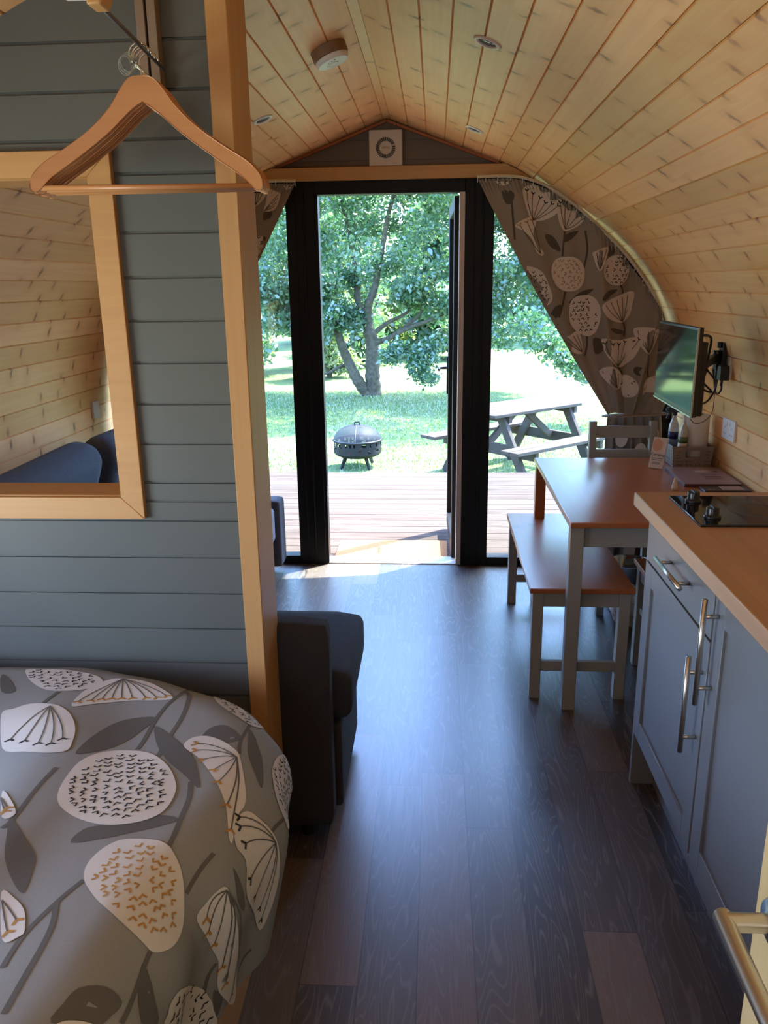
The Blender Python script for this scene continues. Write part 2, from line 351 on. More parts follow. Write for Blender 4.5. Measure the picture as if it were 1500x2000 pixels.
# ================================================================ the pod: arched shell of pine boards
CX = -.24; Y0 = -.95; YF = 4.28; YO = 4.86
half = [(.015, 2.30), (.55, 2.095)]
curve = smoothpoly([(.015, 2.30), (.55, 2.095), (.70, 2.02), (.875, 1.908), (1.02, 1.808), (1.15, 1.70), (1.26, 1.58), (1.345, 1.455), (1.41, 1.31), (1.45, 1.15), (1.475, .97), (1.48, .75), (1.48, .3), (1.465, 0.0)], 6, False)
curve = [p for p in curve if p[0] >= .55 or p == curve[0]]
if curve[0][0] > .02: curve.insert(0, (.015, 2.30))
seglen = [math.dist(curve[i], curve[i + 1]) for i in range(len(curve) - 1)]; cum = [0]
for s_ in seglen: cum.append(cum[-1] + s_)
TOT = cum[-1]
def arch(s):
    """point and outward normal of the right half of the arch at arc length s from the ridge"""
    s = max(0, min(TOT - 1e-6, s)); i = max(k for k in range(len(cum) - 1) if cum[k] <= s); t = (s - cum[i]) / seglen[i]
    a, c = curve[i], curve[i + 1]; d = ((c[0] - a[0]) / seglen[i], (c[1] - a[1]) / seglen[i])
    return (a[0] + (c[0] - a[0]) * t, a[1] + (c[1] - a[1]) * t), (-d[1], d[0])
S_CREASE = cum[1]
breaks = [S_CREASE * k / 6 for k in range(7)]
while breaks[-1] + PW < TOT: breaks.append(breaks[-1] + PW)
breaks.append(TOT)
def arch_x(z):
    for i in range(len(curve) - 1):
        if curve[i][1] >= z >= curve[i + 1][1]:
            t = (curve[i][1] - z) / max(1e-9, curve[i][1] - curve[i + 1][1]); return curve[i][0] + (curve[i + 1][0] - curve[i][0]) * t
    return curve[-1][0]
SPLIT = next(i for i, s_ in enumerate(breaks) if arch(s_)[0][1] < 1.12)
WIN = (.10, 1.30)
def shell(g, sg, i0, i1):
    th = .07
    for i in range(i0, i1):
        a, c = breaks[i], breaks[i + 1]; w = min(.0032, (c - a) * .2)
        ss = [(a, -.0), (a + w, 0), (c - w, 0), (c, 0)]; zm = arch((a + c) / 2)[0][1]
        pts = []
        for k, (s_, _) in enumerate([(a, 0), (a + w, 0), ((a + c) / 2, 0), (c - w, 0), (c, 0)]):
            p, nn = arch(s_); o_ = .0065 if k in (0, 4) else 0
            pts.append(((p[0] + nn[0] * o_), (p[1] + nn[1] * o_), (s_ - a) / (c - a)))
        outer = []
        for s_ in (a, c):
            p, nn = arch(s_); outer.append((p[0] + nn[0] * th, p[1] + nn[1] * th))
        rngs = [(Y0, YO)]
        if sg < 0 and .66 < zm < 1.38: rngs = [(Y0, WIN[0]), (WIN[1], YO)]
        for ya, yb in rngs:
            vs = []; uv = []
            pid = i + (40 if sg < 0 else 0)
            for x, z, t in pts:
                for y in (ya, yb): vs.append((CX + sg * x, y, z)); uv.append((pid + .001 + t * .998, y))
            for x, z in outer:
                for y in (ya, yb): vs.append((CX + sg * x, y, z)); uv.append((pid + .5, y))
            fs = [(2 * k, 2 * k + 1, 2 * k + 3, 2 * k + 2) for k in range(4)]
            fs += [(10, 12, 13, 11), (0, 10, 11, 1), (8, 9, 13, 12), (0, 2, 4, 6, 8, 12, 10), (1, 11, 13, 9, 7, 5, 3)]
            if sg < 0: fs = [f[::-1] for f in fs]
            g.add(vs, fs, 0, uv)
g = G(); shell(g, 1, 0, SPLIT); shell(g, -1, 0, SPLIT)
vs = [(CX + x, y, z) for x, z in ((-.0165, 2.3), (.0165, 2.3), (.0165, 2.37), (-.0165, 2.37)) for y in (Y0, YO)]
g.add(vs, [(0, 1, 3, 2), (2, 3, 5, 4), (4, 5, 7, 6), (6, 7, 1, 0), (0, 2, 4, 6), (1, 7, 5, 3)], 0, [(90.5, v_[1]) for v_ in vs])
g.box(CX - .045, CX + .045, Y0, YO, 2.309, 2.385)
struct(g.build('ceiling', pine), 'arched pine board ceiling with knots')
g = G(); shell(g, 1, SPLIT, len(breaks) - 1); struct(g.build('wall_right', pine))
g = G(); shell(g, -1, SPLIT, len(breaks) - 1); struct(g.build('wall_left', pine))
# unseen window added in the left wall beside the bed to let fill light in
g = G()
for a in ((WIN[0] - .04, WIN[0] + .01), (WIN[1] - .01, WIN[1] + .04)): g.box(-1.80, -1.66, a[0], a[1], .60, 1.42)
g.box(-1.80, -1.66, WIN[0], WIN[1], .60, .65); g.box(-1.80, -1.60, WIN[0], WIN[1], 1.38, 1.43)
wf = g.build('added_window_3', beamL, bevel=.003); struct(wf)
# floor and rear wall
g = G(); g.box(CX - 1.56, CX + 1.56, Y0, 4.38, -.05, 0.0); struct(g.build('floor', vinyl))
g = G()
for k in range(26):
    z0 = k * .092; z1 = min(z0 + .090, 2.32)
    if z0 > 2.30: break
    hw = (arch_x(min(2.2999, z1)) if z1 > .01 else 1.46) + .05
    g.box(CX - hw, CX + hw, Y0 - .05, Y0, z0, z1)
struct(g.build('wall_back', beamX))
g = G()
for a in ((-.98, -.94, 1.05, 1.65), (-.16, -.12, 1.05, 1.65), (-.94, -.16, 1.05, 1.08), (-.94, -.16, 1.62, 1.65)): g.box(a[0], a[1], Y0, Y0 + .03, a[2], a[3])
w5 = g.build('added_window_5', white, bevel=.003); struct(w5)  # unseen blank window added on the solid wall behind the rear lamp
g = G(); g.box(-.94, -.16, Y0, Y0 + .006, 1.08, 1.62); g.build('pane', plain('added_pane', (.6, .62, .62), .4), w5)
# ================================================================ partition of grey-green boards
PY = 1.78
def lapboards(g, x0, x1, z0, z1, y, base, th=.02, clipf=None, front=-1):
    """horizontal painted boards, each leaning slightly, with a shadow gap; clipf(z) gives x-limits"""
    k = math.floor((z0 - base) / .092); out = []
    while base + k * .092 < z1 - 1e-4:
        a = max(z0, base + k * .092 + .0); c = min(z1, base + (k + 1) * .092); k += 1
        if c - a < .003: continue
        lo0, hi0 = clipf(a) if clipf else (x0, x1); lo1, hi1 = clipf(c) if clipf else (x0, x1)
        lo0, hi0, lo1, hi1 = max(lo0, x0), min(hi0, x1), max(lo1, x0), min(hi1, x1)
        f = front * 1.0; top = c - (.007 if c - a > .02 else 0)
        tt = (top - a) / (c - a); lot, hit = lo0 + (lo1 - lo0) * tt, hi0 + (hi1 - hi0) * tt
        if hit - lot < .002: continue
        vs = [(lo0, y, a), (hi0, y, a), (lot, y, top), (hit, y, top), (lot, y + .006, top), (hit, y + .006, top), (lo1, y + .006, c), (hi1, y + .006, c), (lo0, y + th, a), (hi0, y + th, a), (lo1, y + th, c), (hi1, y + th, c)]
        g.add(vs, [(0, 1, 3, 2), (2, 3, 5, 4), (4, 5, 7, 6), (8, 10, 11, 9), (0, 8, 9, 1), (6, 7, 11, 10), (0, 2, 4, 6, 10, 8), (1, 9, 11, 7, 5, 3)], 0)
OX0, OX1, OZ0, OZ1 = -1.40, -.735, 1.053, 1.743
clipP = lambda z: (CX - arch_x(min(2.2999, max(0.001, z))) - .012, -.45)
g = G()
E_ = .012
for (x0, x1, z0, z1) in ((-1.8, -.44, 0, OZ0 - E_), (-1.8, OX0 - E_, OZ0 - E_, OZ1 + E_), (OX1 + E_, -.44, OZ0 - E_, OZ1 + E_), (-1.8, -.44, OZ1 + E_, 2.24)):
    lapboards(g, x0, x1, z0, z1, PY, -.018, .022, clipP)
# core behind the boards and the living side
def core(g, x0, x1, z0, z1, ya, yb, clipf):
    N = 24; zs = [z0 + (z1 - z0) * k / N for k in range(N + 1)]
    for a, c in zip(zs[:-1], zs[1:]):
        la, ha = clipf(a); lc, hc = clipf(c); la, lc = max(la, x0), max(lc, x0); ha, hc = min(ha, x1), min(hc, x1)
        if ha - la < .002 or hc - lc < .002: continue
        vs = [(la, ya, a), (ha, ya, a), (lc, ya, c), (hc, ya, c), (la, yb, a), (ha, yb, a), (lc, yb, c), (hc, yb, c)]
        g.add(vs, [(0, 1, 3, 2), (4, 6, 7, 5), (0, 4, 5, 1), (2, 3, 7, 6), (0, 2, 6, 4), (1, 5, 7, 3)], 0)
for (x0, x1, z0, z1) in ((-1.8, -.44, 0, OZ0 - E_), (-1.8, OX0 - E_, OZ0 - E_, OZ1 + E_), (OX1 + E_, -.44, OZ0 - E_, OZ1 + E_), (-1.8, -.44, OZ1 + E_, 2.21)):
    core(g, x0, x1, z0, z1, PY + .0222, PY + .105, clipP)
struct(g.build('wall_partition', paint), 'grey green boarded partition with an open pine framed hatch')
# hatch lining and architrave
g = G(); t = .018
g.box(OX0, OX1, PY - .004, PY + .115, OZ0 - t, OZ0); g.box(OX0, OX1, PY - .004, PY + .115, OZ1, OZ1 + t)
g.box(OX0 - t, OX0, PY - .004, PY + .115, OZ0 - t, OZ1 + t); g.box(OX1, OX1 + t, PY - .004, PY + .115, OZ0 - t, OZ1 + t)
def mitre(g, x0, x1, z0, z1, w, ya, yb):
    o = [(x0 - w, z0 - w), (x1 + w, z0 - w), (x1 + w, z1 + w), (x0 - w, z1 + w)]; i_ = [(x0, z0), (x1, z0), (x1, z1), (x0, z1)]
    for k in range(4):
        j = (k + 1) % 4; q = [o[k], o[j], i_[j], i_[k]]
        g.prism(q, lambda p: (p[0], ya, p[1]), lambda p: (p[0], yb, p[1]))
mitre(g, OX0 - .003, OX1 + .003, OZ0 - .003, OZ1 + .003, .053, PY - .016, PY + .004)
mitre(g, OX0 - .003, OX1 + .003, OZ0 - .003, OZ1 + .003, .053, PY + .101, PY + .119)
struct(g.build('window_4', beamX, bevel=.0015, seg=1), 'pine frame around the open hatch in the partition')
# post at the end of the partition: front face, then the deeper jamb board
g = G(); g.prism([(-.457, PY - .018), (-.412, PY - .018), (-.412, PY + .15), (-.457, PY + .15)], lambda p: (p[0], p[1], 0), lambda p: (p[0], p[1], 2.222))
struct(g.build('trim_1', beamY, bevel=.002, seg=1), 'pine end post of the partition')
# ================================================================ front wall: grey gable, pine beam, black glazing
g = G(); clipG = lambda z: (CX - (arch_x(z) if z < 2.2999 else 0) , CX + (arch_x(z) if z < 2.2999 else 0))
lapboards(g, -3, 3, 2.05, 2.2995, YF, -.0, .03, clipG)
core(g, -3, 3, 2.03, 2.2995, YF + .0302, YF + .09, clipG)
struct(g.build('wall_front', plain('taupe_paint', (.125, .095, .07), .5)), 'grey boarded gable above the glazed doors')
g = G(); zb0, zb1, yb = 2.02, 2.081, YF - .055
hw0, hw1 = arch_x(zb0) - .002, arch_x(zb1) - .002
g.prism([(CX - hw0, zb0), (CX + hw0, zb0), (CX + hw1, zb1), (CX - hw1, zb1)], lambda p: (p[0], yb, p[1]), lambda p: (p[0], YF + .004, p[1]))
struct(g.build('trim_2', beamX, bevel=.002, seg=1), 'pine beam over the doors')
g = G()   # quarter beads where the ceiling meets the gable
for sg in (1, -1):
    g.bar((CX, YF - .008, 2.292), (CX + sg * .555, YF - .008, 2.088), .016, .014)
struct(g.build('trim_3', stainX, bevel=.002, seg=1))
def window_side(name, sg, xa, lab):
    """fixed side light between the mullion at xa and the arch"""
    g = G(); fy0, fy1 = YF - .03, YF + .05
    xm = (xa[0], xa[1]); g.box(xm[0], xm[1], fy0, fy1, 0, 2.02)
    inner = xm[1] if sg > 0 else xm[0]
    xo = CX + sg * 1.45
    # ribbed faces of the mullion
    g.box(xm[0] + .045, xm[0] + .052, fy0 - .004, fy0 + .004, .0, 2.02); g.box(xm[0] + .085, xm[0] + .095, fy0 - .008, fy0 + .002, .0, 2.02)
    g.box(inner, xo, fy0, fy1, 0, .048)
    Z = [z for z in [.0 + 2.02 * k / 40 for k in range(41)]]
    for a, c in zip(Z[:-1], Z[1:]):
        xa_, xc_ = CX + sg * (arch_x(max(.001, a)) - .001), CX + sg * (arch_x(c) - .001); w = sg * .055
        vs = [(xa_, fy0, a), (xa_ - w, fy0, a), (xc_, fy0, c), (xc_ - w, fy0, c), (xa_, fy1, a), (xa_ - w, fy1, a), (xc_, fy1, c), (xc_ - w, fy1, c)]
        g.add(vs, [(0, 1, 3, 2), (4, 6, 7, 5), (0, 4, 5, 1), (2, 3, 7, 6), (0, 2, 6, 4), (1, 5, 7, 3)], 0)
    xh = CX + sg * (arch_x(2.02) - .002)
    g.box(inner, xh, fy0, fy1, 1.965, 2.02)
    f = g.build(name, black, bevel=.002, seg=1); struct(f, lab)
    p = [(inner, .04)] + [(CX + sg * (arch_x(z) - .03), z) for z in (.04, .4, .8, 1.1, 1.3, 1.5, 1.65, 1.8, 1.9, 1.97)] + [(inner, 1.97)]
    q = G(); q.prism(p, lambda a: (a[0], YF + .012, a[1]), lambda a: (a[0], YF + .018, a[1])); q.build('pane', glass, f)
    return f
window_side('window_1', -1, (-.755, -.608), 'black framed glass side light left of the door')
window_side('window_2', 1, (.147, .292), 'black framed glass side light right of the door')
g = G(); g.box(-.608, .147, YF - .03, YF + .05, 1.958, 2.02)
dr = g.build('door_1', black, bevel=.002, seg=1); struct(dr, 'black framed glass door standing open outwards')
g = G(); g.box(-.608, .147, YF - .02, YF + .10, -.004, .006); g.build('threshold', plain('pale_sill', (.55, .55, .54), .35), dr, bevel=.001)
g = G(); g.box(.120, .147, YF - .034, YF + .048, .006, 1.958); g.build('jamb', plain('pale_jamb_seal', (.52, .44, .38), .5), dr, bevel=.001)
g = G(); g.box(-.608, -.592, YF - .026, YF + .04, .006, 1.958); g.build('lock_jamb', black, dr, bevel=.001)
# the leaf, open at a right angle
LA = math.atan2(.016, .72); Ml = Matrix.Translation((.118, YF + .062, 0)) @ Matrix.Rotation(LA, 4, 'Z')
lf = G(); Lw = .715
for (a, c, z0, z1) in ((0, .068, .012, 1.95), (Lw - .068, Lw, .012, 1.95), (.068, Lw - .068, .012, .10), (.068, Lw - .068, 1.882, 1.95)):
    lf.box(-.021, .021, a, c, z0, z1, 0, Ml)
leaf = lf.build('leaf_frame', black, dr, bevel=.003, seg=1)
lg = G(); lg.box(-.004, .004, .06, Lw - .06, .09, 1.89, 0, Ml); lg.build('pane', glass, leaf)
h = G()
for sg in (-1, 1):
    h.box(sg * .022, sg * .030, Lw - .052, Lw - .018, .86, 1.09, 0, Ml)
    h.tube([Ml @ Vector((sg * .03, Lw - .035, 1.02)), Ml @ Vector((sg * .075, Lw - .035, 1.02)), Ml @ Vector((sg * .08, Lw - .05, 1.02)), Ml @ Vector((sg * .08, Lw - .15, 1.02))], .009, 8)
h.build('door_handle', blackpl, leaf, smooth=False, bevel=.002, seg=1)
# skirting along the right wall behind the table, as in the photo a plain pine board
g = G(); g.box(CX + 1.455, CX + 1.472, 2.30, YF - .04, 0, .09); struct(g.build('baseboard_right', beamL, bevel=.002))
# pine door leaf at the right edge, opened into the bedroom
g = G(); g.box(.378, .418, .02, .80, .008, 1.97)
d2 = g.build('door_2', doorpine, bevel=.003); struct(d2, 'pale pine door standing open at the right edge')
hd = G(); hy, hz = .742, .842
Mh = Matrix.Rotation(-math.pi / 2, 4, 'Y')
hd.lathe([(.0, .0), (.026, .0), (.0265, .006), (.024, .010), (.012, .011), (.0115, .013)], (.378, hy, hz), 32, 0, Mh)
ros = hd.build('rose', plain('satin_nickel', (.42, .44, .43), .3, 1.0), d2, smooth=True)
lv = G(); lv.tube([(.370, hy, hz), (.340, hy, hz), (.3205, hy, hz)], .0105, 20)
lv.tube([(.3205, hy + .0105, hz), (.3205, hy, hz), (.3205, hy - .05, hz - .001), (.321, hy - .12, hz - .002), (.322, hy - .135, hz - .002)], .0105, 20)
lv.build('lever', steel, d2, smooth=True, bevel=.0015, seg=2)
# ================================================================ garden
g = G(); y = 4.385; k = 0
while y + .138 < 6.66:
    g.box(-4.2, 4.2, y, y + .136, -.058, -.03)
    y += .1420; k += 1
g.box(-4.2, 4.2, 6.655, 6.68, -.45, -.03)
g.box(-4.2, 4.2, 4.39, 6.65, -.12, -.06)
struct(g.build('deck', deckm), 'weathered timber deck in the sun')
GZ = -.45
N = 60; xs = [-45 + 90 * i / N for i in range(N + 1)]; ys = [-10 + 75 * i / N for i in range(N + 1)]
vs = [(x, y_, GZ + (.0 if y_ < 9 else .02 * math.sin(x * .7 + y_ * .4)) + max(0, y_ - 26) * .02) for y_ in ys for x in xs]
fs = [(j * (N + 1) + i, j * (N + 1) + i + 1, (j + 1) * (N + 1) + i + 1, (j + 1) * (N + 1) + i) for j in range(N) for i in range(N)]
g = G(); g.add(vs, fs); lw = g.build('lawn', lawnm, smooth=True); struct(lw, 'sunlit lawn with tree shade')
# grass tufts
def blades(name, n, x0, x1, y0, y1, h, mat):
    x = RNG.uniform(x0, x1, n); y_ = RNG.uniform(y0, y1, n); a = RNG.uniform(0, 6.28, n); hh = h * RNG.uniform(.5, 1.2, n); w = .006 + .004 * RNG.random(n)
    lx, ly = RNG.normal(0, .35, n) * hh, RNG.normal(0, .35, n) * hh
    z = np.full(n, GZ - .005); V = np.zeros((n, 3, 3))
    V[:, 0] = np.stack([x - np.cos(a) * w, y_ - np.sin(a) * w, z], 1); V[:, 1] = np.stack([x + np.cos(a) * w, y_ + np.sin(a) * w, z], 1)
    V[:, 2] = np.stack([x + lx, y_ + ly, z + hh], 1)
    me = bpy.data.meshes.new(name); me.vertices.add(3 * n); me.vertices.foreach_set('co', V.ravel()); me.loops.add(3 * n); me.loops.foreach_set('vertex_index', np.arange(3 * n, dtype=np.int32))
    me.polygons.add(n); me.polygons.foreach_set('loop_start', np.arange(0, 3 * n, 3, dtype=np.int32)); me.update(); me.validate()
    me.materials.append(mat); o = bpy.data.objects.new(name, me); COL.objects.link(o); return o
gm = leafmat('grass_blade', (.07, .16, .045), (.16, .23, .08), (.30, .31, .16), .4)
tag(blades('lawn_grass', 45000, -3.6, 4.2, 7.0, 15.5, .035, gm), 'short mown grass blades on the lawn beyond the deck', 'grass', kind='stuff')
# foliage made of many small leaves in clumps: (centre, radii, count)
def foliage(name, clumps, size, mat, parent=None, curl=.5):
    P = []; 
    for (c, r, cnt) in clumps:
        d = RNG.normal(size=(cnt, 3)); d /= np.linalg.norm(d, axis=1)[:, None]
        rad = RNG.uniform(.25, 1.0, cnt) ** .55
        # sub-clusters give the crown gaps
        P.append(np.array(c) + d * rad[:, None] * np.array(r))
    P = np.concatenate(P); n = len(P)
    P += RNG.normal(0, size * .8, P.shape)
    nr = RNG.normal(size=(n, 3)); nr[:, 2] += .6; nr /= np.linalg.norm(nr, axis=1)[:, None]
    t = np.cross(nr, RNG.normal(size=(n, 3))); t /= np.linalg.norm(t, axis=1)[:, None]; q = np.cross(nr, t)
    s_ = size * RNG.uniform(.6, 1.3, n)[:, None]
    V = np.zeros((n, 5, 3)); V[:, 0] = P - t * s_; V[:, 1] = P - q * s_ * .42 - t * s_ * .1; V[:, 2] = P + q * s_ * .42 - t * s_ * .1; V[:, 3] = P + q * s_ * .30 + t * s_ * .6 - nr * s_ * curl * .3; V[:, 4] = P - q * s_ * .30 + t * s_ * .6 - nr * s_ * curl * .3
    idx = np.array([[0, 1, 4, 3, 2]]) + 5 * np.arange(n)[:, None]
    me = bpy.data.meshes.new(name); me.vertices.add(5 * n); me.vertices.foreach_set('co', V.ravel()); me.loops.add(5 * n); me.loops.foreach_set('vertex_index', idx.ravel().astype(np.int32))
    me.polygons.add(n); me.polygons.foreach_set('loop_start', np.arange(0, 5 * n, 5, dtype=np.int32)); me.update(); me.validate(); me.materials.append(mat)
    o = bpy.data.objects.new(name, me); COL.objects.link(o)
    if parent is not None: o.parent = parent; o.matrix_parent_inverse = Matrix.Translation(-Vector(parent.location))
    return o
TY = 14.9
oak = thing('oak_tree', 'spreading garden tree with two trunks and green leaves, nearest behind the fire pit', 'tree', (-1.15, TY, GZ))
def limb(name, P, r0, r1, dy=0.0):
    P3 = [(p[0], TY + dy * i / max(1, len(P) - 1) + .03 * math.sin(i * 2.1), p[1]) for i, p in enumerate(P)]
    Q = smoothpoly(P3, 5, False); n_ = len(Q); rr = [(r0 + (r1 - r0) * i / (n_ - 1)) * (1 + .07 * math.sin(i * 1.9)) for i in range(n_)]
    g = G(); g.tube(Q, rr, 12); return g.build(name, bark, oak, smooth=True)
limb('trunk', [(-1.13, -.55), (-1.14, -.40), (-1.15, -.14), (-1.15, .14), (-1.15, .47), (-1.2, .72)], .155, .115)
limb('trunk', [(-1.20, -.55), (-1.28, -.40), (-1.40, -.20), (-1.5, -.02), (-1.62, .27), (-1.70, .51), (-1.78, .8), (-1.95, 1.4), (-2.1, 2.1)], .125, .05, -.3)
limb('branch', [(-1.17, .6), (-1.28, .9), (-1.38, 1.12), (-1.43, 1.37), (-1.45, 1.75), (-1.6, 2.6), (-1.8, 3.4)], .085, .03, .5)
limb('branch', [(-1.2, .66), (-1.23, .95), (-1.2, 1.2), (-1.11, 1.40), (-1.05, 1.65), (-.95, 2.1), (-.8, 2.8), (-.5, 3.6)], .095, .03)
limb('branch', [(-1.15, .50), (-1.0, .53), (-.85, .58), (-.63, .70), (-.35, .82), (-.03, .93), (.6, 1.25), (1.3, 1.6)], .062, .02, -.4)
limb('branch', [(-1.16, .62), (-1.0, .76), (-.83, .87), (-.59, .98), (-.45, 1.12), (-.3, 1.6)], .05, .018, .3)
limb('branch', [(-.66, .69), (-.43, .87), (-.27, 1.01), (-.17, 1.26), (.1, 1.8)], .042, .016, -.2)
limb('branch', [(-1.52, .06), (-1.65, .09), (-1.8, .06), (-2.0, -.05), (-2.15, .02)], .04, .018, -.1)
limb('branch', [(-.5, .36), (-.3, .46), (-.03, .62), (.12, .78)], .02, .01, -.5)
cl = []
def px_box(n_, x0, x1, z0, z1, y0, y1, r, cnt, skip=None):
    for _ in range(n_):
        x = RNG.uniform(x0, x1); z = RNG.uniform(z0, z1); y_ = RNG.uniform(y0, y1)
        if skip and skip(x, z): continue
        rr = r * RNG.uniform(.7, 1.3); cl.append(((x, y_, z), (rr * 1.2, rr * 1.1, rr * .75), int(cnt * RNG.uniform(.7, 1.3))))
gap = lambda x, z: (abs(x + .42) < .22 and abs(z - 1.75) < .16) or (abs(x + 1.32) < .2 and abs(z - 1.25) < .28)
px_box(95, -3.2, 2.4, 1.5, 3.3, 13.9, 16.4, .32, 260, gap)
px_box(34, -2.9, -1.4, .85, 1.6, 14.0, 15.8, .27, 240, gap)
px_box(16, -.55, .7, .95, 1.5, 14.0, 15.5, .24, 210)
px_box(22, .5, 2.3, .6, 1.9, 13.3, 14.8, .27, 260)
px_box(120, -4.0, 3.4, 3.2, 5.2, 12.4, 16.6, .55, 260)
for c in ((-.62, 13.9, .45), (-.35, 13.8, .38), (-.1, 13.7, .33), (-.75, 13.8, .33), (.0, 13.8, .55), (-.28, 13.6, .15), (-.12, 13.6, .02)): cl.append((c, (.22, .22, .14), 190))
for c in ((1.55, 12.0, .72), (1.8, 11.9, .55), (2.0, 11.7, .42), (1.35, 12.2, .95), (2.2, 11.6, .32), (2.35, 11.5, .62)): cl.append((c, (.30, .3, .20), 240))
for c in ((-2.0, 14.2, .75), (-2.2, 14.3, .5), (-2.35, 14.1, .9), (-1.95, 14.0, 1.05)): cl.append((c, (.22, .2, .2), 200))
foliage('foliage', [(c_, r_, int(k_ * 1.6)) for c_, r_, k_ in cl], .047, leaf_oak, oak)
# shrubs and trees behind
def bush(name, label, cat, x, y_, w, h, mat, leaf, cnt, group, trunk=True, z0=GZ, core_=True):
    t = thing(name, label, cat, (x, y_, GZ), group); cls = []
    nc = 26
    for k in range(nc):
        a = RNG.uniform(0, 6.28); rr = RNG.random() ** .5 * w * .42; zz = z0 + h * (.10 + .82 * RNG.random()); f = 1 - .45 * max(0, (zz - z0) / h - .55)
        cls.append(((x + math.cos(a) * rr * f, y_ + math.sin(a) * rr * .8 * f, zz), (w * .19, w * .19, h * .13), cnt // nc))
    foliage('foliage', cls, leaf, mat, t)
    g = G()
    for k in range(3):
        a = k * 2.1 + x; g.tube([(x, y_, GZ - .05), (x + math.cos(a) * w * .06, y_ + math.sin(a) * w * .06, GZ + h * .3), (x + math.cos(a) * w * .2, y_ + math.sin(a) * w * .15, GZ + h * .75)], [.05 * h / 2, .035 * h / 2, .012 * h / 2], 8)
    g.build('stem', bark, t, smooth=True); return t
bush('garden_shrub', 'dense dark green shrub seen low through the left side glass', 'shrub', -4.7, 18.4, 3.0, 3.6, leaf_hedge, .085, 9000, None)
bush('garden_shrub', 'tall leafy shrub just left behind the two-trunk tree', 'shrub', -2.5, 20.2, 2.6, 3.8, leaf_hedge, .085, 8000, None)
bush('willow_shrub', 'pale straw green shrub behind the leaning trunk', 'shrub', -2.35, 17.9, 1.4, 2.2, leaf_pale, .06, 6500, None)
bush('garden_shrub', 'low rounded shrub right of the tree at the lawn edge', 'shrub', .45, 22.5, 2.8, 1.9, leaf_hedge, .10, 7000, None)
bush('garden_shrub', 'bright sunlit bush centred behind the tree trunk', 'shrub', -2.1, 23.8, 3.0, 2.6, leaf_pale, .11, 8000, None)
bush('background_tree', 'tall background tree in the far left behind the shrubs', 'tree', -7.8, 23, 4.4, 6.5, leaf_hedge, .17, 9000, 'background trees')
bush('background_tree', 'yellow green background tree behind the leaning trunk', 'tree', -3.8, 28.5, 3.9, 5.8, leaf_pale, .17, 9000, 'background trees')
bush('background_tree', 'mid green background tree behind the middle of the crown', 'tree', .3, 29, 3.6, 5.0, leaf_hedge, .17, 8000, 'background trees')
bush('background_tree', 'background tree behind the right side glass', 'tree', 4.4, 28.5, 3.8, 4.6, leaf_hedge, .17, 9000, 'background trees')
bush('background_tree', 'rightmost background tree at the far edge of the lawn', 'tree', 8.7, 28, 4.0, 5.2, leaf_hedge, .17, 8000, 'background trees')
# ---------------------------------------------------------------- fire pit
fx, fy = -.86, 8.78; rim = -.145
fp = thing('fire_pit', 'black round fire pit with domed mesh lid on the lawn', 'fire pit', (fx, fy, GZ))
m, n, l, b = nmat('fire_pit_steel'); pitm = m
b.inputs['Base Color'].default_value = (.02, .02, .02, 1); b.inputs['Roughness'].default_value = .6; b.inputs['Specular IOR Level'].default_value = .12
g = G(); R0 = .268; nn = 72; rows = [r_ * .70 for r_ in (-.19, -.165, -.14, -.115, -.09, -.065, -.04, -.015, 0.0)]; random.seed(5)
cut = set()
for k in range(nn):
    for j in range(1, 7):
        if (j in (5, 6) and (k % 4 == 1 or k % 7 == 2)) or (j in (1, 2) and (k % 5 in (0, 1)) and random.random() < .7) or (j in (3, 4) and random.random() < .18): cut.add((k, j))
for k in range(nn):
    a0, a1 = 2 * math.pi * k / nn, 2 * math.pi * (k + 1) / nn
    for j in range(len(rows) - 1):
        if (k, j) in cut: continue
        vs = [(fx + rr * math.cos(a), fy + rr * math.sin(a), rim + z) for rr in (R0, R0 - .004) for a in (a0, a1) for z in (rows[j], rows[j + 1])]
        g.add(vs, [(0, 2, 3, 1), (4, 5, 7, 6), (0, 1, 5, 4), (2, 6, 7, 3), (0, 4, 6, 2), (1, 3, 7, 5)])
g.lathe([(0, -.200), (.12, -.194), (.2, -.178), (.25, -.154), (R0, -.133), (R0 - .005, -.131), (.245, -.149), (.19, -.172), (.1, -.188), (0, -.193)], (fx, fy, rim), 48)
g.lathe([(R0, -.002), (R0 + .012, .002), (R0 + .012, .010), (R0 - .006, .010), (R0 - .006, -.002), (R0, -.002)], (fx, fy, rim), 48)
g.build('bowl', pitm, fp)
for a in (3.9, 5.35, .9):
    q = G(); q.bar((fx + .17 * math.cos(a), fy + .17 * math.sin(a), rim - .165), (fx + .24 * math.cos(a), fy + .24 * math.sin(a), GZ), .05, .022, 0, (-math.sin(a), math.cos(a), 0), .034, .018); q.build('leg', pitm, fp, bevel=.003, seg=1)
m, n, l, b = nmat('fire_pit_mesh'); meshm = m
tc = n.new('ShaderNodeTexCoord'); n.remove(b); tr = n.new('ShaderNodeBsdfTransparent'); df = n.new('ShaderNodeBsdfPrincipled'); df.inputs['Base Color'].default_value = (.035, .04, .045, 1); df.inputs['Metallic'].default_value = 0; df.inputs['Roughness'].default_value = .6; df.inputs['Specular IOR Level'].default_value = .15
ms = n.new('ShaderNodeMixShader'); ms.inputs[0].default_value = .62; l.new(tr.outputs[0], ms.inputs[1]); l.new(df.outputs[0], ms.inputs[2]); l.new(ms.outputs[0], n['Material Output'].inputs[0])
g = G(); dome = [(R0 - .008, .006)] + [(.262 * math.cos(t_), .006 + .165 * math.sin(t_)) for t_ in [math.pi / 2 * k / 14 for k in range(1, 15)]]
g.lathe(dome, (fx, fy, rim), 48); lid = g.build('lid', meshm, fp, smooth=True)
g = G()
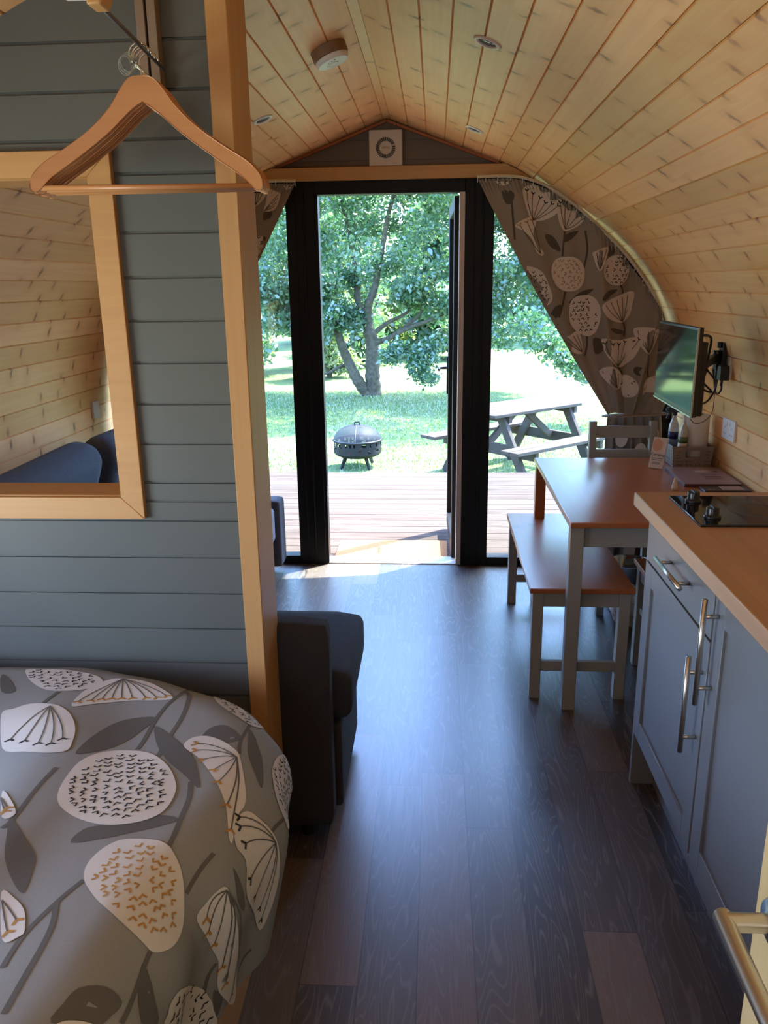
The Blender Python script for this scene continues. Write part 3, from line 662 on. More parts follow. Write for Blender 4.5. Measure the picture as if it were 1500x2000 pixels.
for a in (0, math.pi / 2):
    g.tube([(fx + r_ * math.cos(a), fy + r_ * math.sin(a), rim + z + .002) for r_, z in dome] + [(fx - r_ * math.cos(a), fy - r_ * math.sin(a), rim + z + .002) for r_, z in dome[::-1][1:]], .0035, 6)
g.tube([(fx + (R0 - .004) * math.cos(a), fy + (R0 - .004) * math.sin(a), rim + .012) for a in [2 * math.pi * k / 40 for k in range(41)]], .005, 6)
g.build('lid_frame', darksteel, lid)
g = G(); g.tube([(fx - .03, fy, rim + .165), (fx - .03, fy, rim + .195), (fx - .022, fy, rim + .202), (fx + .022, fy, rim + .202), (fx + .03, fy, rim + .195), (fx + .03, fy, rim + .165)], .007, 8); g.build('lid_handle', pitm, lid)
# ---------------------------------------------------------------- picnic table
ax = Vector((.745, .667, 0)); pr = Vector((-.667, .745, 0)); cP = Vector((.895, 8.44, GZ))
pt = thing('picnic_table', 'weathered grey timber picnic table with attached benches on the lawn', 'picnic table', cP)
def P3(a, p, z): return cP + ax * a + pr * p + Vector((0, 0, z))
LEN = .78
def plankbar(g, p, z, w, t_, L_=LEN): g.bar(P3(-L_, p, z - t_ / 2), P3(L_, p, z - t_ / 2), w, t_)
g = G()
for k in range(5): g.bar(P3(-.72, -.27 + k * .135, .724), P3(.60, -.27 + k * .135, .724), .126, .032)
g.build('tabletop', greytimber, pt, bevel=.004, seg=1)
for sg in (-1, 1):
    g = G()
    for k in range(2): plankbar(g, sg * (.585 + .0) + (k - .5) * .118, .43, .110, .034)
    g.build('bench_seat', greytimber, pt, bevel=.004, seg=1)
for a in (-.50, .50):
    for sg in (-1, 1):
        q = G(); q.bar(P3(a, sg * .20, .70), P3(a, sg * .60, 0), .09, .045, 0, ax); q.build('leg', greytimber, pt, bevel=.003, seg=1)
    q = G(); q.bar(P3(a + .04, -.66, .355), P3(a + .04, .66, .355), .045, .11, 0, (0, 0, 1)); q.build('cross_beam', greytimber, pt, bevel=.003, seg=1)
    q = G(); q.bar(P3(a + .04, -.30, .675), P3(a + .04, .30, .675), .045, .08, 0, (0, 0, 1)); q.build('top_batten', greytimber, pt, bevel=.003, seg=1)
    q = G(); q.bar(P3(a * .15, 0, .68), P3(a, 0, .36), .07, .04, 0, pr); q.build('brace', greytimber, pt, bevel=.003, seg=1)
# ---------------------------------------------------------------- doormat
m, n, l, b = nmat('orange_coir'); coir = m
tc = n.new('ShaderNodeTexCoord'); nz = noise(n, l, tc.outputs['Object'], 180, 3, .7)
l.new(ramp(n, l, nz, [(.3, (.30, .115, .035)), (.7, (.50, .23, .08))]), b.inputs['Base Color']); b.inputs['Roughness'].default_value = 1
bp = n.new('ShaderNodeBump'); bp.inputs['Strength'].default_value = 1; bp.inputs['Distance'].default_value = .004; l.new(nz, bp.inputs['Height']); l.new(bp.outputs[0], b.inputs['Normal'])
g = G(); g.box(-.585, .078, 4.415, 4.745, -.03, -.014)
tag(g.build('doormat', coir, bevel=.004), 'orange brown coir doormat lying on the deck outside the door', 'doormat')
# ================================================================ printed cloth: motifs triangulated on the cloth surface
def printed(name, surf, quads_v, quads_f, motifs, mats, scale=1.0, inside=None, parent=None, flip=False, lines=('k',)):
    """mats: base, white, leaf, black, mustard; surf(u,v,off)->xyz"""
    g = G(); g.add(quads_v, quads_f, 0)
    def addtri(poly, off, mi, cell=.03 * scale):
        P = [Vector(p) for p in poly]; nb = len(P)
        x0, x1 = min(p.x for p in P), max(p.x for p in P); y0, y1 = min(p.y for p in P), max(p.y for p in P)
        x = x0 + cell / 2
        def ins(a, b_):
            c = False; j = nb - 1
            for i in range(nb):
                if (P[i].y > b_) != (P[j].y > b_) and a < (P[j].x - P[i].x) * (b_ - P[i].y) / (P[j].y - P[i].y + 1e-12) + P[i].x: c = not c
                j = i
            return c
        pts = list(P)
        while x < x1:
            y = y0 + cell / 2
            while y < y1:
                if ins(x, y): pts.append(Vector((x, y)))
                y += cell
            x += cell
        r = delaunay_2d_cdt(pts, [(i, (i + 1) % nb) for i in range(nb)], [], 1, 1e-6)
        vs = [surf(p.x, p.y, off) for p in r[0]]; fs = [tuple(f) for f in r[2]]
        if inside: fs = [f for f in fs if all(inside(r[0][i].x, r[0][i].y) for i in f)]
        g.add(vs, fs, mi)
    def ribbon(pts, w, off, mi, taper=False):
        Q = []
        for a, b_ in zip(pts[:-1], pts[1:]):
            L = math.dist(a, b_); k = max(1, int(L / (.012 * scale)))
            Q += [(a[0] + (b_[0] - a[0]) * i / k, a[1] + (b_[1] - a[1]) * i / k) for i in range(k)]
        Q.append(pts[-1]); vs = []; n_ = len(Q)
        for i, p in enumerate(Q):
            a, b_ = Q[max(0, i - 1)], Q[min(n_ - 1, i + 1)]; L = math.dist(a, b_) or 1e-6
            nx, ny = -(b_[1] - a[1]) / L, (b_[0] - a[0]) / L; ww = w / 2 * (1 - .6 * i / n_ if taper else 1)
            for sg in (-1, 1): vs.append(surf(p[0] + nx * ww * sg, p[1] + ny * ww * sg, off))
        fs = [(2 * i, 2 * i + 2, 2 * i + 3, 2 * i + 1) for i in range(n_ - 1)]
        if inside: fs = [f for i, f in enumerate(fs) if inside(*Q[i])]
        g.add(vs, fs, mi)
    rr = random.Random(3)
    o1, o2, o3 = .0008, .0016, .0024
    for M in motifs:
        if len(M[2]) < 3 and M[0] != 'S': continue
        if M[0] == 'S': ribbon(smoothpoly(M[2], 4, False), .0075 * scale, o1, 2)
        elif M[0] == 'L': addtri(smoothpoly(M[2], 3), o1, 2)
        else:
            out = smoothpoly(M[2], 4); addtri(out, o2, 1)
            mi = 4 if M[1] == 'm' else 3
            if M[0] == 'B':
                xs = [p[0] for p in out]; ys = [p[1] for p in out]; cx, cy = sum(xs) / len(xs), sum(ys) / len(ys)
                st = .0165 * scale; j = 0; y = min(ys) + st * .8
                while y < max(ys) - st * .4:
                    x = min(xs) + st * (.7 if j % 2 else 1.2)
                    while x < max(xs) - st * .4:
                        px_, py_ = x + rr.uniform(-1, 1) * st * .2, y + rr.uniform(-1, 1) * st * .2
                        fx_, fy_ = cx + (px_ - cx) * 1.22, cy + (py_ - cy) * 1.22
                        nb = len(out); c = False; q = nb - 1
                        for i in range(nb):
                            if (out[i][1] > fy_) != (out[q][1] > fy_) and fx_ < (out[q][0] - out[i][0]) * (fy_ - out[i][1]) / (out[q][1] - out[i][1] + 1e-12) + out[i][0]: c = not c
                            q = i
                        if c:
                            an = math.atan2(py_ - cy, px_ - cx) + rr.uniform(-.4, .4); L = st * .52
                            t1 = (px_ + L * math.cos(an + .75), py_ + L * math.sin(an + .75)); t2 = (px_ + L * math.cos(an - .75), py_ + L * math.sin(an - .75))
                            ribbon([t1, (px_, py_), t2], .0036 * scale, o3, mi)
                        x += st * 1.12
                    y += st * .86; j += 1
            else:
                ap, tips = M[3], M[4]; dark = 2 if M[1] != 'k' else 3
                for t_ in tips:
                    mx_, my_ = (ap[0] + t_[0]) / 2, (ap[1] + t_[1]) / 2
                    cen = (sum(q[0] for q in tips) / len(tips), sum(q[1] for q in tips) / len(tips))
                    b_ = (mx_ + (t_[0] - cen[0]) * .22, my_ + (t_[1] - cen[1]) * .22)
                    curvep = [(ap[0] * (1 - s_) ** 2 + 2 * b_[0] * s_ * (1 - s_) + t_[0] * s_ * s_, ap[1] * (1 - s_) ** 2 + 2 * b_[1] * s_ * (1 - s_) + t_[1] * s_ * s_) for s_ in [k / 6 for k in range(7)]]
                    ribbon(curvep, .0024 * scale, o3, 2)
                    if M[1] in 'km':
                        d = (t_[0] - b_[0], t_[1] - b_[1]); an = math.atan2(d[1], d[0]); L = .011 * scale
                        for s2 in (-.8, .8): ribbon([t_, (t_[0] + L * math.cos(an + s2), t_[1] + L * math.sin(an + s2))], .0044 * scale, o3, mi)
    o = g.build(name, mats, parent, smooth=True); return o
# ---------------------------------------------------------------- bed with duvet
bed = thing('bed', 'low double bed under the printed duvet, pine base just showing by the floor', 'bed', (-1.05, .9, 0))
g = G(); g.box(-1.66, -.415, .06, PY - .03, .0, .20); g.build('base', beamL, bed, bevel=.004)
g = G(); g.box(-1.64, -.52, .08, PY - .12, .20, .56); g.build('mattress', plain('mattress_ticking', (.5, .5, .48), .9), bed, bevel=.04, seg=4)
XR,YR,RC,Z0,RB=-.43,1.64,.5,.655,.13
SH,SY=.19,1.2
def duvet(u,v,off=0.0):
    x,y,z=duvet0(u,v,off)
    w=max(0.,min(1.,(x+1.)/.5))
    return (x+SH*(y-SY)*w+.05*w*math.exp(-((y-1.4)/.2)**2)-.012*w,y,z)
def duvet0(u,v,off=0.0):
    cx,cy=XR-RC,YR-RC
    dx,dy=u-cx,v-cy
    if dx>0 and dy>0:
        L=math.hypot(dx,dy); d=L-RC; n=(dx/L,dy/L); s=math.atan2(dy,dx)*RC+cy
    elif u-XR>v-YR: d=u-XR; n=(1.,0.); s=v
    else: d=v-YR; n=(0.,1.); s=cy+1.5708*RC+(cx-u)
    puff=.012*math.sin(u*9+1)*math.sin(v*7)+.006*math.sin(u*23+v*5)
    if d<=0:
        w=min(1.,-d/.2)
        return (u,v,Z0+puff*w+.012*w+off)
    qx,qy=u-n[0]*d,v-n[1]*d
    A=1.75; a=min(d/RB,A); R=RB*math.sin(a); Z=RB*(1-math.cos(a))
    if d/RB>A:
        e=d-A*RB; R+=e*math.cos(A); Z+=e*math.sin(A)
    w=min(1.,d/.25); R+=w*(.016*math.sin(s*17+.8)+.008*math.sin(s*41+d*6))
    nr,nz=math.sin(a),math.cos(a)
    if n[1]>.02: R=min(R,(1.772-qy)/n[1]-.004)
    return (qx+n[0]*(R+nr*off),qy+n[1]*(R+nr*off),Z0-Z+nz*off)
DUVET=[
('B','k',[(-0.638,1.151),(-0.659,1.192),(-0.678,1.263),(-0.667,1.305),(-0.636,1.323),(-0.589,1.317),(-0.54,1.285),(-0.496,1.244),(-0.465,1.205),(-0.45,1.16),(-0.456,1.132),(-0.48,1.112),(-0.519,1.102),(-0.567,1.109),(-0.613,1.128)]),
('B','m',[(-0.478,0.986),(-0.49,1.017),(-0.487,1.049),(-0.471,1.072),(-0.436,1.079),(-0.402,1.075),(-0.37,1.055),(-0.34,1.032),(-0.312,1.004),(-0.293,0.977),(-0.289,0.949),(-0.296,0.923),(-0.313,0.904),(-0.332,0.904),(-0.372,0.914),(-0.417,0.935),(-0.452,0.96)]),
('B','k',[(-0.968,1.664),(-0.937,1.668),(-0.874,1.659),(-0.815,1.637),(-0.788,1.604),(-0.792,1.575),(-0.828,1.548),(-0.875,1.547),(-0.919,1.583),(-0.953,1.629)]),
('B','k',[(-0.36,1.369),(-0.372,1.416),(-0.365,1.466),(-0.337,1.471),(-0.292,1.466),(-0.248,1.299),(-0.278,1.273),(-0.315,1.286),(-0.34,1.324)]),
('B','k',[(-0.227,0.877),(-0.236,0.892),(-0.223,0.925),(-0.135,1.008),(-0.089,1.031),(-0.053,1.041),(-0.008,1.043),(-0.201,0.876)]),
('B','k',[(-0.565,1.589),(-0.539,1.581),(-0.492,1.549),(-0.446,1.534),(-0.437,1.514),(-0.457,1.464),(-0.505,1.491),(-0.549,1.537)]),
('F','m',[(-0.755,1.625),(-0.7,1.614),(-0.649,1.566),(-0.631,1.534),(-0.662,1.528),(-0.71,1.523),(-0.764,1.496),(-0.8,1.474),(-0.807,1.54),(-0.796,1.587),(-0.78,1.615)],(-0.753,1.622),[(-0.796,1.498),(-0.776,1.51),(-0.76,1.521),(-0.744,1.528),(-0.727,1.532),(-0.708,1.536),(-0.683,1.538),(-0.663,1.54),(-0.646,1.547)]),
('F','k',[(-0.842,1.479),(-0.814,1.466),(-0.783,1.432),(-0.752,1.38),(-0.733,1.335),(-0.722,1.299),(-0.748,1.287),(-0.797,1.295),(-0.85,1.316),(-0.914,1.435),(-0.901,1.459),(-0.879,1.48)],(-0.838,1.469),[(-0.851,1.345),(-0.82,1.336),(-0.788,1.324),(-0.764,1.322),(-0.754,1.341)]),
('F','m',[(-0.54,1.342),(-0.544,1.375),(-0.524,1.387),(-0.494,1.377),(-0.457,1.356),(-0.429,1.336),(-0.384,1.271),(-0.348,1.22),(-0.342,1.195),(-0.335,1.173),(-0.319,1.134),(-0.33,1.139),(-0.365,1.189),(-0.424,1.248),(-0.487,1.303)],(-0.428,1.325),[(-0.524,1.356),(-0.512,1.332),(-0.483,1.304),(-0.443,1.277),(-0.414,1.244),(-0.368,1.197),(-0.334,1.154)]),
('F','k',[(-0.335,1.207),(-0.306,1.215),(-0.264,1.224),(-0.219,1.226),(-0.168,1.231),(-0.121,1.215),(-0.095,1.182),(-0.158,1.144),(-0.232,1.1),(-0.28,1.131),(-0.31,1.134),(-0.336,1.172)],(-0.254,1.22),[(-0.336,1.187),(-0.324,1.172),(-0.298,1.154),(-0.249,1.123),(-0.204,1.135),(-0.156,1.168),(-0.122,1.18)]),
('F','m',[(-0.27,1.005),(-0.279,1.032),(-0.282,1.056),(-0.276,1.071),(-0.236,1.068),(-0.154,1.082),(-0.01,1.119),(0.015,1.111),(-0.058,1.06),(-0.101,1.044),(-0.153,1.042),(-0.212,1.022)],(-0.272,1.068),[(-0.258,1.023),(-0.234,1.021),(-0.2,1.032),(-0.136,1.049),(-0.088,1.061),(-0.02,1.1)]),
('F','m',[(-0.745,1.161),(-0.716,1.14),(-0.676,1.1),(-0.692,1.088)],(-0.732,1.14),[(-0.701,1.113),(-0.699,1.104)]),
('F','m',[(-0.585,0.943),(-0.557,0.936),(-0.525,0.916),(-0.497,0.882),(-0.497,0.869),(-0.519,0.863)],(-0.573,0.929),[(-0.524,0.898),(-0.522,0.877)]),
('B','m',[(-0.368,0.752),(-0.364,0.76),(-0.348,0.768),(-0.336,0.77)]),
('L','',[(-0.703,1.292),(-0.713,1.357),(-0.705,1.421),(-0.679,1.453),(-0.638,1.458),(-0.645,1.409),(-0.653,1.354),(-0.672,1.314)]),
('L','',[(-0.63,1.422),(-0.596,1.396),(-0.54,1.342),(-0.496,1.3),(-0.433,1.221),(-0.476,1.248),(-0.541,1.293),(-0.595,1.354)]),
('L','',[(-0.548,1.056),(-0.548,1.088),(-0.523,1.102),(-0.479,1.116),(-0.453,1.14),(-0.416,1.135),(-0.427,1.118),(-0.465,1.093),(-0.499,1.073)]),
('L','',[(-0.677,1.089),(-0.62,1.048),(-0.584,1.02),(-0.568,0.992),(-0.551,0.947),(-0.587,0.969),(-0.625,1.004),(-0.656,1.051)]),
('L','',[(-0.376,0.752),(-0.38,0.778),(-0.376,0.804),(-0.348,0.821),(-0.32,0.816),(-0.324,0.792),(-0.332,0.772)]),
('L','',[(-0.317,0.88),(-0.266,0.861),(-0.24,0.85),(-0.281,0.815)]),
('L','',[(-0.463,1.446),(-0.417,1.393),(-0.381,1.353),(-0.348,1.276),(-0.384,1.311),(-0.428,1.368)]),
('L','',[(-0.53,1.386),(-0.528,1.42),(-0.508,1.434),(-0.469,1.408),(-0.456,1.388),(-0.483,1.365),(-0.516,1.368)]),
('L','',[(-0.292,1.1),(-0.259,1.097),(-0.212,1.09),(-0.246,1.079)]),
('L','',[(-0.095,1.04),(-0.051,1.062),(-0.023,1.049),(-0.064,1.04)]),
('L','',[(-1.006,1.63),(-0.978,1.607),(-0.937,1.542),(-0.96,1.535)]),
('S','',[(-0.613,1.622),(-0.624,1.551),(-0.636,1.499),(-0.636,1.431),(-0.616,1.33)]),
('S','',[(-0.62,1.586),(-0.605,1.555),(-0.595,1.489),(-0.589,1.41),(-0.58,1.354),(-0.564,1.304)]),
('S','',[(-0.46,1.236),(-0.431,1.189),(-0.41,1.127),(-0.394,1.071)]),
('S','',[(-0.475,0.981),(-0.486,0.937),(-0.493,0.874),(-0.484,0.818)]),
('S','',[(-0.485,0.932),(-0.467,0.897),(-0.456,0.86),(-0.445,0.805),(-0.434,0.752)]),
('S','',[(-0.703,1.24),(-0.69,1.17),(-0.672,1.091),(-0.674,1.063)]),
('S','',[(-0.332,1.095),(-0.329,1.063),(-0.316,1.016)]),
('S','',[(-0.317,0.901),(-0.308,0.856),(-0.308,0.792)]),
('S','',[(-0.466,1.469),(-0.456,1.392),(-0.431,1.34)]),
('S','',[(-0.852,1.542),(-0.855,1.514),(-0.858,1.485)]),
('S','',[(-0.276,1.279),(-0.278,1.244),(-0.276,1.221)]),
('S','',[(-0.151,1.04),(-0.137,1.028),(-0.104,1.022)]),
('S','',[(-0.069,1.157),(-0.071,1.132),(-0.06,1.118)]),
]
CURT_R=[
('F','k',[(0.417,1.949),(0.451,1.971),(0.528,1.956),(0.598,1.909),(0.605,1.868),(0.572,1.831),(0.515,1.809),(0.466,1.81),(0.445,1.843),(0.426,1.899)],(0.471,1.81),[(0.437,1.944),(0.467,1.93),(0.501,1.911),(0.526,1.888),(0.556,1.882),(0.585,1.873)]),
('F','k',[(0.588,1.909),(0.647,1.89),(0.708,1.829),(0.714,1.81),(0.691,1.783),(0.644,1.761),(0.614,1.766),(0.587,1.831)],(0.626,1.766),[(0.599,1.886),(0.623,1.886),(0.658,1.867),(0.688,1.839),(0.702,1.811)]),
('F','m',[(0.384,1.788),(0.437,1.82),(0.475,1.824),(0.486,1.796),(0.473,1.749),(0.5,1.693),(0.526,1.664),(0.522,1.645),(0.491,1.664),(0.469,1.721),(0.429,1.76)],(0.513,1.655),[(0.408,1.788),(0.442,1.801),(0.466,1.81)]),
('B','m',[(0.569,1.587),(0.591,1.63),(0.65,1.64),(0.7,1.628),(0.729,1.585),(0.73,1.527),(0.707,1.489),(0.658,1.477),(0.607,1.495),(0.576,1.539)]),
('B','k',[(0.816,1.574),(0.827,1.621),(0.875,1.644),(0.929,1.634),(0.949,1.596),(0.945,1.543),(0.913,1.506),(0.864,1.506),(0.828,1.531)]),
('B','k',[(0.43,1.589),(0.474,1.595),(0.525,1.568),(0.557,1.51),(0.578,1.452),(0.566,1.418),(0.531,1.413),(0.49,1.453),(0.452,1.521)]),
('B','k',[(0.665,1.382),(0.68,1.441),(0.729,1.458),(0.779,1.449),(0.811,1.4),(0.815,1.331),(0.799,1.277),(0.759,1.26),(0.708,1.283),(0.674,1.323)]),
('F','b',[(0.821,1.41),(0.888,1.448),(0.977,1.474),(0.979,1.418),(0.968,1.359),(0.931,1.325),(0.875,1.336),(0.839,1.361)],(0.93,1.328),[(0.836,1.41),(0.864,1.424),(0.894,1.433),(0.922,1.447),(0.951,1.457),(0.969,1.447)]),
('F','k',[(0.831,1.247),(0.921,1.239),(1.025,1.255),(1.028,1.22),(0.998,1.15),(0.94,1.105),(0.888,1.131),(0.844,1.191)],(0.92,1.11),[(0.847,1.222),(0.888,1.216),(0.918,1.216),(0.952,1.226),(0.987,1.23),(1.016,1.24)]),
('F','b',[(0.992,1.295),(1.097,1.294),(1.1,1.249),(1.075,1.19),(1.051,1.175),(1.012,1.23)],(1.056,1.18),[(1.008,1.285),(1.028,1.282),(1.053,1.281),(1.078,1.284),(1.091,1.274)]),
('F','b',[(0.629,1.249),(0.669,1.263),(0.718,1.283),(0.744,1.182),(0.703,1.177),(0.662,1.203)],(0.74,1.182),[(0.644,1.243),(0.664,1.253),(0.689,1.263),(0.709,1.268)]),
('B','k',[(0.934,1.054),(0.974,1.064),(1.011,1.038),(1.021,0.997),(1.002,0.956),(0.961,0.956),(0.942,1.008)]),
('F','b',[(0.83,1.09),(0.89,1.11),(0.943,1.069),(0.946,1.018),(0.917,0.997),(0.853,1.049)],(0.922,1.002),[(0.845,1.085),(0.871,1.09),(0.896,1.095),(0.922,1.074)]),
('B','m',[(1.055,0.997),(1.071,1.043),(1.116,1.058),(1.127,1.037),(1.136,0.934),(1.096,0.924),(1.063,0.95)]),
('F','k',[(0.945,0.888),(1.025,0.909),(1.106,0.924),(1.089,0.872),(1.04,0.848),(0.988,0.856)],(1.04,0.851),[(0.966,0.885),(0.996,0.893),(1.026,0.899),(1.056,0.905),(1.086,0.914)]),
('B','m',[(1.004,1.543),(1.017,1.571),(1.048,1.542),(1.076,1.503),(1.062,1.484),(1.022,1.499)]),
('B','k',[(1.099,1.387),(1.118,1.406),(1.142,1.347),(1.135,1.318),(1.109,1.328)]),
('F','b',[(0.766,1.66),(0.833,1.683),(0.831,1.64),(0.81,1.584),(0.791,1.574),(0.763,1.641)],(0.796,1.579),[(0.778,1.655),(0.805,1.664),(0.825,1.669)]),
('B','k',[(0.285,2.004),(0.353,2.014),(0.368,1.991),(0.325,1.969),(0.295,1.979)]),
('B','k',[(1.146,0.872),(1.163,0.851),(1.163,0.777),(1.141,0.798)]),
('L','',[(0.532,1.744),(0.567,1.739),(0.598,1.7),(0.609,1.667),(0.569,1.682),(0.544,1.711)]),
('L','',[(0.693,1.76),(0.656,1.718),(0.622,1.709),(0.63,1.742)]),
('L','',[(0.776,1.488),(0.748,1.459),(0.69,1.431),(0.661,1.421),(0.708,1.47)]),
('L','',[(0.626,1.412),(0.614,1.363),(0.575,1.324),(0.569,1.354),(0.592,1.403)]),
('L','',[(0.895,1.482),(0.867,1.458),(0.829,1.429),(0.819,1.444),(0.846,1.477)]),
('L','',[(0.873,1.296),(0.918,1.291),(0.949,1.275),(0.92,1.266),(0.889,1.276)]),
('L','',[(1.006,1.104),(1.041,1.104),(1.053,1.079),(1.024,1.063),(1.003,1.079)]),
('L','',[(0.838,1.687),(0.873,1.677),(0.865,1.649),(0.836,1.64)]),
('L','',[(0.316,1.947),(0.374,1.936),(0.366,1.891),(0.337,1.891)]),
('L','',[(0.79,1.247),(0.831,1.242),(0.844,1.191),(0.805,1.172)]),
('S','',[(0.626,1.761),(0.622,1.709),(0.62,1.643)]),
('S','',[(0.722,1.759),(0.737,1.67),(0.727,1.585)]),
('S','',[(0.643,1.475),(0.631,1.412),(0.614,1.353)]),
('S','',[(0.909,1.506),(0.92,1.481),(0.922,1.457)]),
('S','',[(0.936,1.325),(0.948,1.29),(0.945,1.256)]),
('S','',[(0.759,1.26),(0.762,1.212),(0.755,1.162)]),
('S','',[(1.056,1.175),(1.066,1.109),(1.076,1.053)]),
('S','',[(0.92,1.108),(0.942,1.079),(0.944,1.054)]),
('S','',[(0.359,1.946),(0.372,1.835),(0.386,1.723)]),
]
CURT_L=[
('F','b',[(-0.816,1.978),(-0.761,1.958),(-0.758,1.938),(-0.786,1.883),(-0.839,1.876),(-0.829,1.913),(-0.821,1.946)],(-0.838,1.877),[(-0.765,1.951),(-0.769,1.935),(-0.777,1.915),(-0.785,1.899)]),
('F','k',[(-0.889,1.963),(-0.859,1.969),(-0.828,1.959),(-0.832,1.939),(-0.863,1.907),(-0.891,1.901)],(-0.88,1.904),[(-0.884,1.957),(-0.872,1.958),(-0.856,1.959),(-0.84,1.956)]),
('F','b',[(-0.794,1.8),(-0.736,1.806),(-0.745,1.779),(-0.783,1.737),(-0.792,1.77)],(-0.779,1.747),[(-0.787,1.793),(-0.772,1.798),(-0.758,1.8),(-0.744,1.801)]),
('B','m',[(-0.883,1.704),(-0.873,1.718),(-0.834,1.714),(-0.852,1.653),(-0.878,1.626),(-0.887,1.664)]),
('B','k',[(-0.886,1.755),(-0.853,1.758),(-0.862,1.728),(-0.888,1.715)]),
('B','k',[(-0.738,1.996),(-0.716,2.005),(-0.696,2.002),(-0.697,1.982),(-0.725,1.97)]),
('L','',[(-0.804,1.88),(-0.809,1.847),(-0.845,1.834),(-0.84,1.871)]),
('L','',[(-0.736,1.885),(-0.751,1.879),(-0.727,1.924),(-0.699,1.917)]),
('L','',[(-0.854,1.748),(-0.83,1.714),(-0.833,1.737),(-0.842,1.758)]),
]
us = [-1.64 + .012 * i for i in range(int(1.64 / .012) + 1)]; vs_ = [.06 + .012 * i for i in range(int(2.09 / .012))]
def clothd(u, v):
    dx, dy = u - (XR - RC), v - (YR - RC); return math.hypot(dx, dy) - RC if dx > 0 and dy > 0 else max(u - XR, v - YR)
DM = .535
qv = []; idx = {}; qf = []
for j, v in enumerate(vs_):
    for i, u in enumerate(us):
        d = clothd(u, v)
        if d < DM + .02: 
            idx[i, j] = len(qv); qv.append(duvet(u, v))
for (i, j) in list(idx):
    if (i + 1, j) in idx and (i, j + 1) in idx and (i + 1, j + 1) in idx: qf.append((idx[i, j], idx[i + 1, j], idx[i + 1, j + 1], idx[i, j + 1]))
REP = []
for M in DUVET:     # the print repeats towards the far side of the bed and the pillow end
    for du, dv in ((-.66, -.04), (.0, -.72), (-.66, -.72)):
        q = [(p[0] + du, p[1] + dv) for p in M[2]]; cu_, cv_ = sum(p[0] for p in q) / max(1, len(q)), sum(p[1] for p in q) / max(1, len(q))
        if not q or cu_ < -1.6 or cv_ < .1 or cv_ > 1.6: continue
        if M[0] in 'BF' and min(math.dist((cu_, cv_), (sum(p[0] for p in N_[2]) / len(N_[2]), sum(p[1] for p in N_[2]) / len(N_[2]))) for N_ in DUVET + REP if N_[2] and N_[0] in 'BF') < .15: continue
        REP.append((M[0], M[1], q) + ((((M[3][0] + du, M[3][1] + dv)), [(p[0] + du, p[1] + dv) for p in M[4]]) if M[0] == 'F' else ()))
DUVET = DUVET + [r_ for r_ in REP if max(p[0] for p in r_[2]) < -1.02 or max(p[1] for p in r_[2]) < .82]
DUV = printed('duvet', lambda u, v, off=0: duvet(u, v, off), qv, qf, DUVET, [cl_grey, cl_white, cl_leaf, cl_black, cl_must], 1.0, lambda u, v: clothd(u, v) < DM)
tag(DUV, 'grey duvet printed with white seed heads and leaves, spread over the bed', 'duvet')
